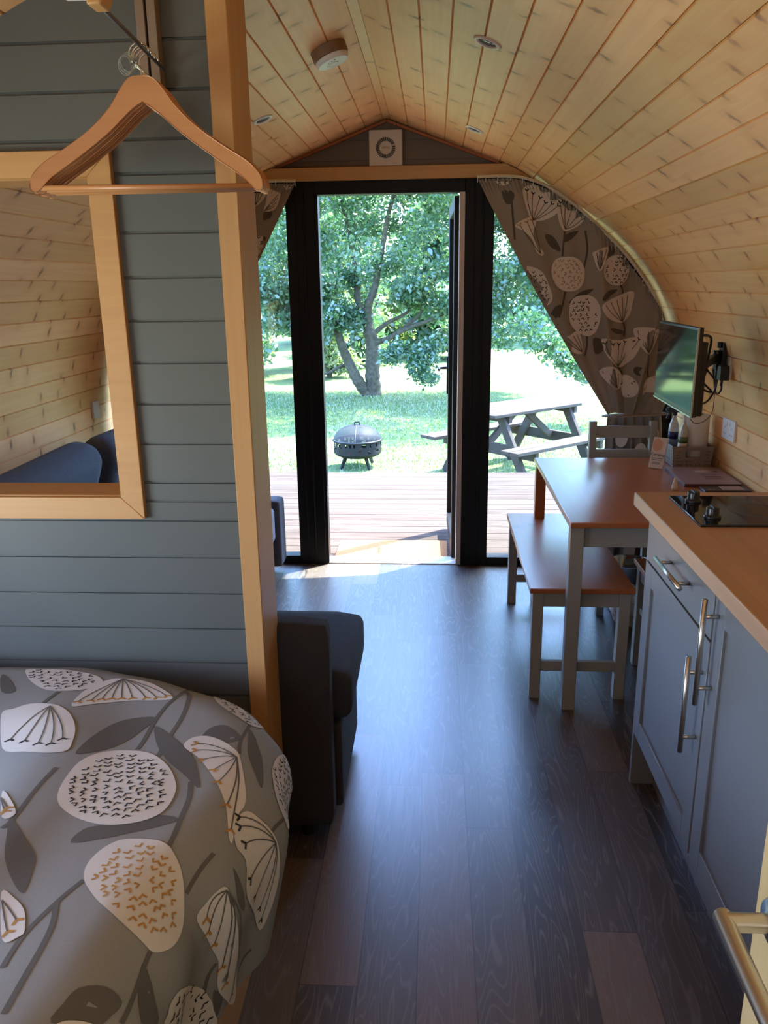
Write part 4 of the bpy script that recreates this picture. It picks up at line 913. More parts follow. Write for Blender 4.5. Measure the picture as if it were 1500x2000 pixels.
# ---------------------------------------------------------------- curtains
rodP = smoothpoly([(.20, 2.0), (.414, 1.992), (.612, 1.905), (.868, 1.69), (1.045, 1.484), (1.118, 1.33), (1.165, 1.15), (1.185, .95)], 8, False)
def rodpt(a):
    f = a * (len(rodP) - 1); i = min(int(f), len(rodP) - 2); t = f - i; return (rodP[i][0] + (rodP[i + 1][0] - rodP[i][0]) * t, rodP[i][1] + (rodP[i + 1][1] - rodP[i][1]) * t)
def cury(x, z):
    r = math.hypot(x - .98, z - .70); ph = math.atan2(z - .70, x - .98)
    top = 0
    A = .042 * min(1, r / .25); A2 = .009 * min(1, r / .9)
    return 4.135 + A * (math.sqrt(math.sin(ph * 8.5 + .3 + r * .5) ** 2 + .02) * 2 - 1.2) * (.6 + .4 * math.sin(ph * 5.3)) + A2 * math.sin(ph * 47 + r * 3)
def curtain(sg, name, lab, motifs):
    mx_ = (lambda x: x) if sg > 0 else (lambda x: 2 * CX - x)
    def surf(x, z, off=0):
        return (x, cury(mx_(x), z) - off, z)
    NA, NV = 260, 60; qv = []; qf = []
    def edge(a, v):
        P = rodpt(a); T = (.885 + .27 * a, .865 + .01 * math.sin(a * 9)); bul = -.012 * math.sin(math.pi * v) * (1 - a)
        x = P[0] + (T[0] - P[0]) * v; z = P[1] + (T[1] - P[1]) * v
        return x + bul, z + bul
    for j in range(NV + 1):
        for i in range(NA + 1):
            x, z = edge(i / NA, j / NV)
            y = cury(x, z) + (.012 * math.sin(i * 1.9) * max(0, 1 - j / 4))
            qv.append(((x if sg > 0 else 2 * CX - x), y, z))
    w = NA + 1
    for j in range(NV):
        for i in range(NA): qf.append((j * w + i, j * w + i + 1, (j + 1) * w + i + 1, (j + 1) * w + i))
    def inside(x, z):
        x = mx_(x)
        if z < .88: return False
        # right of the free edge, left of the rod
        t = (2.0 - z) / (2.0 - .865); ex = .20 + (.885 - .20) * t - .012 * math.sin(math.pi * t)
        if x < ex + .004: return False
        for p, q in zip(rodP[:-1], rodP[1:]):
            if p[1] >= z >= q[1]: return x < p[0] + (q[0] - p[0]) * (p[1] - z) / max(1e-6, p[1] - q[1]) - .004
        return z < 1.99 and False
    o = printed(name, lambda x, z, off=0: (x, cury(mx_(x), z) - off * 2.5, z), qv, qf, motifs, [cu_grey, cu_white, cu_leaf, cu_black, cu_must], 1.25, inside)
    tag(o, lab, 'curtain')
    # below the tie
    g = G(); NA2 = 80
    rows = [(0, .865), (.10, .82), (.3, .66), (.6, .35), (1, .015)]
    for t, z in rows:
        for i in range(NA2 + 1):
            a = i / NA2; x0 = .885 - .02 * t; x1 = 1.155 + .03 * min(1, t * 2.2); x = x0 + (x1 - x0) * a
            g.v.append(((x if sg > 0 else 2 * CX - x), 4.135 + (.012 + .02 * t) * math.sin(a * 38 + t), z)); 
    w = NA2 + 1
    for j in range(len(rows) - 1):
        for i in range(NA2): g.f.append((j * w + i, j * w + i + 1, (j + 1) * w + i + 1, (j + 1) * w + i)); g.m.append(0)
    # pale seed heads scattered on the hanging tail
    rq = random.Random(8)
    for (a_, t_, cc_) in ((.25, .14, 1), (.6, .22, 1), (.82, .12, 1), (.3, .5, 1), (.7, .6, 1), (.5, .85, 1)):
        zc = .865 - .85 * t_; x0 = .885; x1 = 1.155 + .03 * min(1, t_ * 2.2); xc = x0 + (x1 - x0) * a_
        vs = [((xc if sg > 0 else 2 * CX - xc), 4.108, zc)]
        for k in range(14):
            an = k / 14 * 6.283; x = xc + .032 * math.cos(an); vs.append(((x if sg > 0 else 2 * CX - x), 4.135 + .03 * 0 - .031, zc + .045 * math.sin(an)))
        g.add(vs, [(0, k + 1, (k + 1) % 14 + 1) for k in range(14)], 1)
    g.build('tail', [cu_grey, cu_white], o, smooth=True)
    g = G(); xt = 1.02 if sg > 0 else 2 * CX - 1.02
    g.tube([(xt + .150 * math.cos(a), 4.135 + .036 * math.sin(a), .865 + .006 * math.cos(a)) for a in [2 * math.pi * k / 24 for k in range(25)]], .017, 8, 0, False, .35)
    g.build('tie_back', cu_grey, o, smooth=True)
    return o
curtain(1, 'curtain', 'taupe seed head print curtain tied back at the right of the glazed doors', CURT_R)
mir = lambda p: (2 * CX - p[0], p[1])
for M in CURT_R:
    q = [mir(p) for p in M[2]]
    if max(p[0] for p in q) < -.94: CURT_L.append((M[0], M[1], q) + ((mir(M[3]), [mir(p) for p in M[4]]) if M[0] == 'F' else ()))
curtain(-1, 'curtain', 'taupe seed head print curtain left of the doors, half hidden by the post', CURT_L)
for sg, lab in ((1, 'cream curtain track bent along the arch above the right curtain'), (-1, 'cream curtain track bent along the arch above the left curtain')):
    g = G(); pts = []
    for x, z in rodP:
        X_ = x if sg > 0 else 2 * CX - x; pts.append((X_, 4.135, z + .012))
    g.tube(pts, .0075, 8)
    t = g.build('curtain_track', plain('cream_plastic', (.62, .52, .38), .5), None, smooth=True); tag(t, lab, 'curtain track')
    for k in range(0, len(pts), 2):
        g = G(); p = Vector(pts[k]); g.tube([p + Vector((0, -.006, .004)), p + Vector((0, -.014, -.012)), p + Vector((0, -.006, -.026))], .0016, 5)
        g.build('curtain_hook', white, t)
# ---------------------------------------------------------------- ceiling fittings
def on_ceiling(x, y):
    dx = abs(x - CX); z = 2.30 - (dx - .015) * .3832; sg = 1 if x > CX else -1
    nrm = Vector((-sg * .3832, 0, -1)).normalized(); return Vector((x, y, z)), nrm
def downlight(x, y, lab):
    p, nn = on_ceiling(x, y); M = nn.to_track_quat('Z', 'Y').to_matrix().to_4x4()
    t = thing('downlight', lab, 'ceiling light', p)
    g = G(); g.lathe([(.030, -.003), (.041, -.001), (.041, .002), (.034, .006), (.028, .004), (.027, -.002)], p, 40, 0, M); g.build('bezel', white, t, smooth=True)
    g = G(); g.lathe([(.0, .0012), (.027, .0012), (.027, -.002), (0, -.002)], p, 32, 0, M); g.build('lens', plain('dark_lens', (.035, .035, .06), .15), t, smooth=True)
downlight(.141, 2.484, 'small round recessed downlight nearest the camera on the right slope of the ceiling')
downlight(.164, 3.722, 'small round recessed downlight on the right slope close to the door gable')
downlight(-.668, 3.35, 'small round recessed downlight on the left slope of the ceiling')
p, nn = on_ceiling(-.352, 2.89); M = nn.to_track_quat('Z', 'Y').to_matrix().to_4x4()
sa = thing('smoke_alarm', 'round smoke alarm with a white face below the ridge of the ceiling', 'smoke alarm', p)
g = G(); g.lathe([(.0, -.001), (.060, -.001), (.060, .030), (.056, .033), (0, .033)], p, 48, 0, M); g.build('base', plain('shaded_alarm_side', (.22, .125, .065), .5), sa, smooth=False, bevel=.002)  # shade and pine reflection on the white side, painted in as brown
g = G(); g.lathe([(.0, .033), (.056, .033), (.056, .042), (.050, .049), (.022, .051), (.020, .0495), (.016, .0495), (.014, .0515), (0, .0515)], p, 48, 0, M)
cv = g.build('cover', white, sa, smooth=False, bevel=.001)
g = G()
for k in range(3): g.lathe([(0, .0500), (.002, .0500), (.002, .0512), (0, .0512)], p + M.to_3x3() @ Vector((-.036 + .006 * k, .01 - .012 * k, 0)), 8, 0, M)
g.build('indicator', blackpl, cv)
# extractor fan on the gable
ef = thing('extractor_fan', 'white square extractor fan with a round slotted grille on the gable', 'fan', (-.245, YF, 2.165))
g = G(); g.box(-.327, -.163, YF - .035, YF + .004, 2.083, 2.248); g.build('housing', plain('warm_white_plastic', (.60, .55, .49), .4), ef, bevel=.004)
g = G(); g.lathe([(.0485, .0), (.0485, .0015), (.030, .0015), (.030, 0), (.0485, .0)], (-.245, YF - .035, 2.166), 48, 0, Matrix.Rotation(math.pi / 2, 4, 'X')); g.build('grille_recess', plain('fan_recess', (.40, .36, .31), .5), ef)
g = G()
for k in range(30):
    a = 2 * math.pi * k / 30 + .1
    if k == 1: continue
    ca, sa_ = math.cos(a), math.sin(a); g.bar((-.245 + .0315 * ca, YF - .037, 2.166 + .0315 * sa_), (-.245 + .047 * ca, YF - .037, 2.166 + .047 * sa_), .0045, .0012, 0, (0, 1, 0), .0062)
g.build('slots', blackpl, ef)
text('NETTA', .0125, ef, plain('red_print', (.45, .06, .03), .5), frame((-.245, YF - .0354, 2.166), (1, 0, 0), (0, 0, 1)))
# ---------------------------------------------------------------- hanging rail and coat hangers
g = G(); g.box(-.593, -.575, PY - .030, PY, 1.90, 2.13, 0); g.box(-.570, -.552, PY - .030, PY, 1.90, 2.13, 0); g.box(-.575, -.570, PY - .012, PY, 1.90, 2.13, 1)
tag(g.build('wall_bracket_strip', [plain('beige_metal', (.22, .165, .12), .5), blackpl], bevel=.001, seg=1), 'beige twin upright strip with a dark slot fixed to the grey partition behind the hangers', 'bracket')
rl = thing('hanging_rail', 'thin dark hanging rail with a wooden end block above the bed', 'rail', (-.535, 1.56, 1.942))
g = G(); g.tube([(-.519, 1.37, 1.942), (-.545, PY - .028, 1.942)], .004, 10); g.build('rod', darksteel, rl, smooth=True)
g = G(); g.prism([(-.530, 1.935), (-.508, 1.935), (-.498, 1.96), (-.498, 2.22), (-.530, 2.22)], lambda q: (q[0], 1.345, q[1]), lambda q: (q[0], 1.385, q[1])); g.build('end_block', beamY, rl, bevel=.003)
g = G(); g.box(-.578, -.531, 1.345, 1.385, 1.950, 2.18); g.build('end_cap', white, rl, bevel=.008)
HZ = 1.855
def hanger_parts(t):
    o = Vector(t.location)
    prof = smoothpoly([(0, .040), (.022, .036), (.040, .018), (.062, -.012), (.10, -.048), (.150, -.082), (.190, -.106), (.212, -.126), (.222, -.148), (.217, -.160), (.204, -.156), (.180, -.133), (.130, -.100), (.070, -.058), (.025, -.020), (0, -.004)], 3, False)
    g = G()
    for sg in (-1, 1):
        for q, r in ((prof[i], prof[len(prof) - 1 - i]) for i in range(0)): pass
        P = [(sg * a, b_) for a, b_ in prof]
        n_ = len(P); h_ = n_ // 2
        def yy(x): return .020 * (x / .22) ** 2 * -1
        vs = []; fs = []
        for (x, z) in P:
            for s2 in (-1, 1): vs.append(o + Vector((x, yy(x) + s2 * .0058, z)))
        for i in range(n_ - 1): fs.append((2 * i, 2 * i + 2, 2 * i + 3, 2 * i + 1))
        for i in range(h_):
            a, b_, c, d = i, i + 1, n_ - 2 - i, n_ - 1 - i
            if b_ >= c: break
            fs.append((2 * a, 2 * b_, 2 * c, 2 * d)); fs.append((2 * a + 1, 2 * d + 1, 2 * c + 1, 2 * b_ + 1))
        g.add(vs, fs)
    g.build('shoulders', hangerwood, t, bevel=.0018, seg=2)
    g = G(); g.tube([o + Vector((-.205, -.017, -.152)), o + Vector((.205, -.017, -.152))], .0052, 10); bar_ = g.build('trouser_bar', hangerwood, t, smooth=True)
    for sg in (-1, 1):
        g = G(); g.tube([o + Vector((sg * .2048, -.017, -.152)), o + Vector((sg * .212, -.017, -.152))], .0045, 10)
        g.build('bar_end_cap', MATS.get('pale_dowel_end') or plain('pale_dowel_end', (.75, .66, .52), .5), bar_, smooth=True)
    g = G(); pts = [(0, 0, .038), (0, 0, .052), (-.010, 0, .060), (-.018, 0, .068), (-.019, 0, .080), (-.012, 0, .090), (0, 0, .0945), (.012, 0, .090), (.018, 0, .080)]
    g.tube([o + Vector(q) for q in smoothpoly(pts, 3, False)], .0016, 8); g.build('hook', steel, t, smooth=True)
hang_labels = ['nearest of five wooden coat hangers, hanging whole in view from the rail', 'second nearest wooden coat hanger on the rail, just behind the front one',
               'middle one of the five wooden coat hangers on the rail', 'fourth wooden coat hanger from the front on the rail', 'rearmost wooden coat hanger, closest to the grey partition']
h0 = thing('coat_hanger', hang_labels[0], 'coat hanger', (-.541, 1.600, HZ), 'wooden coat hangers on the rail'); hanger_parts(h0)
def copy_tree(o, parent=None):
    c = o.copy(); COL.objects.link(c)
    if parent is not None: c.parent = parent; c.matrix_parent_inverse = o.matrix_parent_inverse.copy()
    for ch in list(o.children): copy_tree(ch, c)
    return c
for k, (dy, dx, rz) in enumerate(((.016, .000, -1), (.031, -.003, .6), (.047, -.004, 1.6), (.066, -.004, .8))):
    c = copy_tree(h0); c.location = (-.541 + dx, 1.600 + dy, HZ); c.rotation_euler = (0, 0, math.radians(rz)); c['label'] = hang_labels[k + 1]
h0.rotation_euler = (0, math.radians(.6), 0)
g = G(); base_ = Vector((-.545, 1.565, 1.905))
for q in range(3): g.tube([base_ + Vector((.012 * math.cos(a) * (1 + .1 * q) - .012, .010 * q + .004 * a / 6, .016 * math.sin(a) + .005 * q)) for a in [k * .5 for k in range(14)]], .0014, 6)
tag(g.build('clear_hanger_clip', clear, smooth=True), 'coiled clear plastic clip dangling from the dark rail beside the hanger hooks', 'clip')
# ---------------------------------------------------------------- sockets
def socket(name, lab, y, z, w, x=None, sg=-1, hgt=.086, dbl=True):
    x = CX + arch_x(z) + .001 if x is None else x
    t = thing(name, lab, 'socket', (x, y, z)); g = G(); g.box(x + sg * .010, x, y - w / 2, y + w / 2, z - hgt / 2, z + hgt / 2); g.build('face_plate', white, t, bevel=.002)
    xs_ = x + sg * .0105
    for c in ((-w / 4, w / 4) if dbl else (0,)):
        for a, b_, hw, hh in ((0, .014, .0016, .004), (-.011, -.012, .003, .0018), (.011, -.012, .003, .0018)):
            g = G(); g.box(xs_, xs_ - sg * .003, y + c + a - hw, y + c + a + hw, z + b_ - hh - .008, z + b_ + hh - .008); g.build('pin_hole', blackpl, t)
    for c in ((-.016, .016) if dbl else ()):
        g = G(); g.box(x + sg * .0135, x + sg * .009, y + c - .005, y + c + .005, z + .016, z + .030); g.build('switch', white, t, bevel=.001)
    return t
socket('wall_socket', 'white double wall socket on the pine wall above the table', 3.40, .917, .146)
socket('wall_socket', 'white wall socket behind the television bracket, full of black plugs', 3.43, 1.176, .146)
t = thing('wall_socket', 'white wall socket on the pine wall seen through the partition hatch', 'socket', (CX - 1.475, 3.93, .93))
g = G(); g.box(CX - 1.476, CX - 1.464, 3.89, 3.965, .89, .975); g.build('face_plate', white, t, bevel=.002)
# ---------------------------------------------------------------- television on a swing arm
tv = thing('television', 'flat television on a black swing arm, its dark screen mirroring the garden', 'television', (.90, 3.06, 1.22))
d = Vector((.020, .56, 0)).normalized(); Mt = frame((.886, 3.06, 1.2185), d, (0, 0, 1))   # local z = +x side (back)
HW, HH = .28, .151
g = G(); g.box(-HW, HW, -HH, HH, 0, .018, 0, Mt); g.box(-HW + .03, HW - .03, -HH + .0, HH - .05, .018, .045, 0, Mt); g.build('casing', blackpl, tv, bevel=.004)
g = G(); g.box(-HW + .010, HW - .010, -HH + .018, HH - .010, -.0012, .0, 0, Mt); g.build('screen', blackgloss, tv)
g = G(); g.box(-HW, HW, -HH - .001, -HH + .004, -.002, .004, 0, Mt); g.box(-HW - .0005, -HW + .003, -HH, HH, -.002, .004, 0, Mt); g.build('bezel_edge', plain('silver_trim', (.45, .47, .45), .3, .7), tv)
g = G(); mnt = Mt @ Vector((.0, .02, .045)); wallp = Vector((CX + arch_x(1.235) - .004, 3.42, 1.235)); el = Vector((1.04, 3.22, 1.20))
g.box(-.05, .05, -.03, .07, .045, .058, 0, Mt); g.build('mount_plate', blackpl, tv, bevel=.002)
g = G(); g.bar(mnt + Vector((.01, 0, 0)), el, .022, .035); g.bar(el, wallp + Vector((-.03, 0, -.02)), .022, .032)
g.lathe([(0, -.03), (.018, -.03), (.018, .03), (0, .03)], el, 16); g.lathe([(0, -.028), (.016, -.028), (.016, .028), (0, .028)], wallp + Vector((-.03, 0, -.02)), 16); g.lathe([(0, -.028), (.016, -.028), (.016, .028), (0, .028)], mnt + Vector((.014, 0, 0)), 16)
g.build('swing_arm', blackpl, tv, bevel=.002)
g = G(); g.box(wallp.x - .014, wallp.x + .006, wallp.y - .025, wallp.y + .025, 1.165, 1.275); g.lathe([(0, -.012), (.011, -.012), (.011, .012), (0, .012)], wallp + Vector((-.02, 0, .03)), 12); g.build('wall_bracket', blackpl, tv, bevel=.002)
g = G(); g.box(.06, .16, -HH - .006, -HH + .075, .045, .075, 0, Mt); g.build('connector_box', blackpl, tv, bevel=.004)
def cable(pts, r=.0035):
    g = G(); g.tube(smoothpoly([tuple(q) for q in pts], 5, False), r, 7); g.build('cable', blackpl, tv, smooth=True)
b0 = Mt @ Vector((-.02, 0, .05))
cable([Mt @ Vector((.02, .085, .05)), (1.0, 3.14, 1.32), (1.05, 3.18, 1.31), (1.055, 3.20, 1.25), (1.05, 3.21, 1.20)], .005)
cable([(1.05, 3.2, 1.19), (1.10, 3.22, 1.13), (1.07, 3.2, 1.07), (1.02, 3.16, 1.06), (.97, 3.12, 1.09), Mt @ Vector((.03, -.06, .05))], .004)
cable([(1.06, 3.22, 1.19), (1.04, 3.2, 1.12), (1.08, 3.2, 1.10), (1.05, 3.2, 1.13), (1.0, 3.16, 1.17), Mt @ Vector((.02, .0, .05))], .004)
cable([(1.10, 3.27, 1.18), (1.14, 3.34, 1.09), (1.165, 3.38, 1.07), (1.178, 3.385, 1.085), (1.178, 3.385, 1.11)], .004)
for k, (yy_, lab) in enumerate(((3.445, 'black mains plug, the farther of two behind the television'), (3.385, 'black mains plug, the nearer of two behind the television'))):
    g = G(); x1 = CX + arch_x(1.16) - .010; g.prism([(yy_ - .024, 1.125), (yy_ + .024, 1.125), (yy_ + .026, 1.16), (yy_ + .018, 1.185), (yy_ - .018, 1.185), (yy_ - .026, 1.16)], lambda q: (x1, q[0], q[1]), lambda q: (x1 - .036, q[0] * .9 + yy_ * .1, q[1]))
    g.tube([(x1 - .02, yy_, 1.127), (x1 - .022, yy_, 1.10)], .006, 8)
    if k == 0: g.tube(smoothpoly([(x1 - .022, yy_, 1.11), (x1 - .03, yy_ - .02, 1.06), (1.10, 3.25, 1.0), (1.01, 3.17, .985), tuple(Mt @ Vector((.14, -HH + .02, .07)))], 4, False), .0016, 6)
    tag(g.build('mains_plug', blackpl, bevel=.003), lab, 'plug')
# ---------------------------------------------------------------- dining table, bench, stool, chair
tb = thing('dining_table', 'grey dining table with an orange brown top against the right wall', 'table', (.86, 3.19, 0))
g = G(); g.box(.468, CX + 1.470, 2.655, 3.725, .708, .728); g.build('tabletop', stain, tb, bevel=.003)
g = G(); g.box(.512, 1.16, 2.70, 2.722, .625, .708); g.box(.512, 1.16, 3.655, 3.677, .625, .708); g.box(.512, .534, 2.72, 3.657, .625, .708); g.box(1.165, 1.187, 2.72, 3.657, .625, .708); g.build('apron', greywood, tb, bevel=.0015, seg=1)
for x in (.472, 1.165):
    for y in (2.672, 3.655):
        q = G(); q.box(x, x + .047, y, y + .047, 0, .708); q.build('leg', stain if (x < .5 and y > 3) else greywood, tb, bevel=.002, seg=1)
def bench(name, lab, cat, x0, x1, y0, y1, z, side_bar=True):
    t = thing(name, lab, cat, ((x0 + x1) / 2, (y0 + y1) / 2, 0)); th_ = .020
    g = G(); g.box(x0, x1, y0, y1, z - th_, z); g.build('seat', stain, t, bevel=.003)
    L = .040; i_ = .012
    g = G(); zt = z - th_; za = zt - .058
    g.box(x0 + i_ + L, x1 - i_ - L, y0 + .02, y0 + .04, za, zt); g.box(x0 + i_ + L, x1 - i_ - L, y1 - .04, y1 - .02, za, zt)
    g.box(x0 + i_ + .006, x0 + i_ + .026, y0 + i_ + L, y1 - i_ - L, za, zt); g.box(x1 - i_ - .026, x1 - i_ - .006, y0 + i_ + L, y1 - i_ - L, za, zt); g.build('apron', greywood, t, bevel=.0015, seg=1)
    for x in (x0 + i_, x1 - i_ - L):
        for y in (y0 + i_, y1 - i_ - L):
            q = G(); q.box(x, x + L, y, y + L, 0, zt); q.build('leg', greywood, t, bevel=.002, seg=1)
    for y in (y0 + i_ + .010, y1 - i_ - L + .010):
        q = G(); q.box(x0 + i_ + L, x1 - i_ - L, y, y + .020, .11, .15); q.build('stretcher', greywood, t, bevel=.0015, seg=1)
    if not side_bar: return t
    q = G(); q.box(x0 + i_ + .010, x0 + i_ + .030, y0 + i_ + L, y1 - i_ - L, .235, .262); q.build('side_rail', greywood, t, bevel=.0015, seg=1)
    return t
bench('bench', 'long grey bench with an orange brown seat pushed under the table', 'bench', .350, .728, 2.745, 3.745, .45, False)
bench('bench', 'second bench with an orange brown seat, mostly hidden behind the kitchen cabinet', 'bench', .803, 1.185, 2.40, 3.095, .45, True)
ch = thing('dining_chair', 'sage grey slat back chair at the far end of the table', 'chair', (.92, 3.82, 0))
g = G(); g.box(.765, 1.085, 3.55, 3.90, .43, .45); g.build('seat', greywood, ch, bevel=.003)
for x, y, h_ in ((.760, 3.905, .862), (1.052, 3.905, .862), (.765, 3.555, .43), (1.05, 3.555, .43)):
    q = G(); q.bar((x + .018, y + .018, 0), (x + .018, y + .018 + (.03 if h_ > .5 else 0), h_), .036, .034, 0, (1, 0, 0)); q.build('leg', greywood, ch, bevel=.002, seg=1)
for z0, z1 in ((.780, .838), (.672, .722), (.560, .605)):
    q = G(); q.box(.79, 1.055, 3.925 + .03 * z0, 3.943 + .03 * z0, z0, z1); q.build('back_slat', greywood, ch, bevel=.002, seg=1)
q = G(); q.box(.80, 1.05, 3.57, 3.59, .37, .43); q.box(.77, .79, 3.59, 3.91, .37, .43); q.box(1.06, 1.08, 3.59, 3.91, .37, .43); q.build('apron', greywood, ch, bevel=.0015, seg=1)
# ---------------------------------------------------------------- kitchen
FX = .612
def barhandle(g, p, q, r=.0062, off=.033):
    p, q = Vector(p), Vector(q); dd = (q - p).normalized(); g.tube([p, q], r, 16)
    for s_ in (.16, .84):
        c = p + (q - p) * s_; g.tube([c, c + Vector((off, 0, 0))], r * .8, 12)
def shaker(g, y0, y1, z0, z1, st=.062, x=FX):
    g.box(x + .007, x + .020, y0, y1, z0, z1)
    g.box(x, x + .0072, y0, y0 + st, z0, z1); g.box(x, x + .0072, y1 - st, y1, z0, z1); g.box(x, x + .0072, y0 + st, y1 - st, z0, z0 + st); g.box(x, x + .0072, y0 + st, y1 - st, z1 - st, z1)
def cabinet(lab, y0, y1, drawer, hy):
    t = thing('base_cabinet', lab, 'cabinet', (.92, (y0 + y1) / 2, 0)); XB = CX + 1.440
    g = G(); g.box(FX + .022, XB, y0, y1, .17, .878); g.build('body', paintdark, t, bevel=.001, seg=1)
    g = G(); g.box(FX + .075, FX + .09, y0, y1, 0, .17); g.build('plinth', paintdark, t)
    zt = .745 if drawer else .872
    g = G(); shaker(g, y0 + .003, y1 - .003, .192, zt); dr_ = g.build('door', paintdark, t, bevel=.001, seg=1)
    g = G(); za, zb = (.455, .700) if drawer else (.615, .865)
    barhandle(g, (FX - .034, hy, za), (FX - .034, hy, zb)); g.build('handle', steel, dr_, smooth=True)
    if drawer:
        g = G(); g.box(FX, FX + .020, y0 + .003, y1 - .003, .752, .872); dw = g.build('drawer', paintdark, t, bevel=.0015, seg=1)
        g = G(); barhandle(g, (FX - .034, 1.80, .822), (FX - .034, 2.02, .822)); g.build('handle', steel, dw, smooth=True)
    return t
cabinet('grey base cabinet with a drawer over a panelled door, nearest the table', 1.665, 2.225, True, 1.692)
cabinet('grey base cabinet with one tall panelled door beside the pine door', 1.062, 1.661, False, 1.628)
cabinet('grey base cabinet nearest the camera behind the pine door', .462, 1.058, False, 1.02)
g = G(); g.box(FX + .006, CX + 1.440, 2.228, 2.246, 0, .878)
tag(g.build('end_panel', paintdark, bevel=.001, seg=1), 'grey end panel closing the kitchen run beside the table', 'panel')
g = G(); g.box(.592, CX + 1.470, .44, 2.335, .880, .920)
tag(g.build('worktop', butcher, bevel=.003), 'oak butcher block worktop along the right wall', 'worktop')
hb = thing('hob', 'black glass two ring hob set in the worktop', 'hob', (.94, 2.125, .92))
g = G(); g.box(.672, 1.19, 1.977, 2.268, .9202, .9262); g.build('glass_top', plain('hob_glass', (.008, .007, .007), .05), hb, bevel=.002)
for c, r in (((.86, 2.12), .070), ((1.06, 2.12), .085)):
    g = G(); g.lathe([(r, .0), (r + .002, .0), (r + .002, .0004), (r, .0004), (r, 0)], (*c, .9263), 48); g.build('ring_mark', plain('ring_print', (.10, .10, .10), .3), hb)
for y in (2.205, 2.045):
    g = G(); g.lathe([(0, 0), (.022, 0), (.022, .006), (.017, .009), (.0165, .026), (.0155, .028), (0, .028)], (.722, y, .9262), 28); g.box(.719, .725, y - .017, y + .017, .9445, .957); g.build('control_knob', plain('knob_black_plastic', (.01, .01, .01), .3), hb, bevel=.001)
# ---------------------------------------------------------------- things on the table
bk = thing('storage_basket', 'grey perforated plastic basket on the table against the wall', 'basket', (1.13, 3.60, .728))
bkm = plain('taupe_plastic', (.24, .20, .165), .5)
def wall4(g, a, b_, c, d, cols, rows_, hole, th_=.003, handle=None):
    """panel a(bottom-left) b(bottom-right) c(top-right) d(top-left) with a grid of holes"""
    a, b_, c, d = map(Vector, (a, b_, c, d)); nn = (b_ - a).cross(d - a).normalized() * th_
    P = lambda s_, t_: (a * (1 - s_) + b_ * s_) * (1 - t_) + (d * (1 - s_) + c * s_) * t_
    for i in range(cols):
        for j in range(rows_):
            s0, s1, t0, t1 = i / cols, (i + 1) / cols, j / rows_, (j + 1) / rows_
            if handle and handle[0] < (s0 + s1) / 2 < handle[1] and handle[2] < (t0 + t1) / 2 < handle[3]: continue
            if hole(i, j):
                k = .22; rs = [(s0, s1, t0, t0 + (t1 - t0) * k), (s0, s1, t1 - (t1 - t0) * k, t1), (s0, s0 + (s1 - s0) * k, t0 + (t1 - t0) * k, t1 - (t1 - t0) * k), (s1 - (s1 - s0) * k, s1, t0 + (t1 - t0) * k, t1 - (t1 - t0) * k)]
            else: rs = [(s0, s1, t0, t1)]
            for p0, p1, q0, q1 in rs:
                vs = [P(p0, q0), P(p1, q0), P(p1, q1), P(p0, q1)]; vs += [v_ + nn for v_ in vs]
                g.add(vs, [(0, 3, 2, 1), (4, 5, 6, 7), (0, 1, 5, 4), (1, 2, 6, 5), (2, 3, 7, 6), (3, 0, 4, 7)])
bx0, bx1, by0, by1, bz0, bz1 = 1.052, 1.206, 3.515, 3.69, .730, .820; e_ = .010
B = [(bx0, by0), (bx1, by0), (bx1, by1), (bx0, by1)]; T = [(bx0 - e_, by0 - e_), (bx1 + e_, by0 - e_), (bx1 + e_, by1 + e_), (bx0 - e_, by1 + e_)]
g = G(); hole = lambda i, j: (i in (1, 2, 13, 14) and j % 2 == 1 and j < 11) or (j in (1, 3) and i % 2 == 1)
for k in range(4):
    a, c = k, (k + 1) % 4
    wall4(g, (*B[a], bz0), (*B[c], bz0), (*T[c], bz1), (*T[a], bz1), 16, 12, hole, .0025, (.30, .70, .50, .80) if k in (0, 2) else None)
g.box(bx0, bx1, by0, by1, bz0 - .001, bz0 + .003)
g.build('body', bkm, bk)
g = G(); g.tube([(*T[k % 4], bz1) for k in range(5)], .004, 6); g.build('rim', bkm, bk)
kr = thing('kitchen_roll', 'white kitchen roll standing in the basket', 'kitchen roll', (1.158, 3.60, .736))
g = G(); g.lathe([(.020, 0), (.046, .0), (.048, .004), (.048, .212), (.046, .216), (.020, .216), (.020, 0)], (1.168, 3.600, .735), 48); g.build('paper', plain('paper', (.70, .66, .60), .95, bump=.3, nscale=120), kr, smooth=False, bevel=.002)
g = G(); g.lathe([(.0195, 0), (.0195, .217), (.018, .217), (.018, 0), (.0195, 0)], (1.168, 3.600, .735), 24); g.build('core', plain('cardboard', (.35, .25, .16), .9), kr)
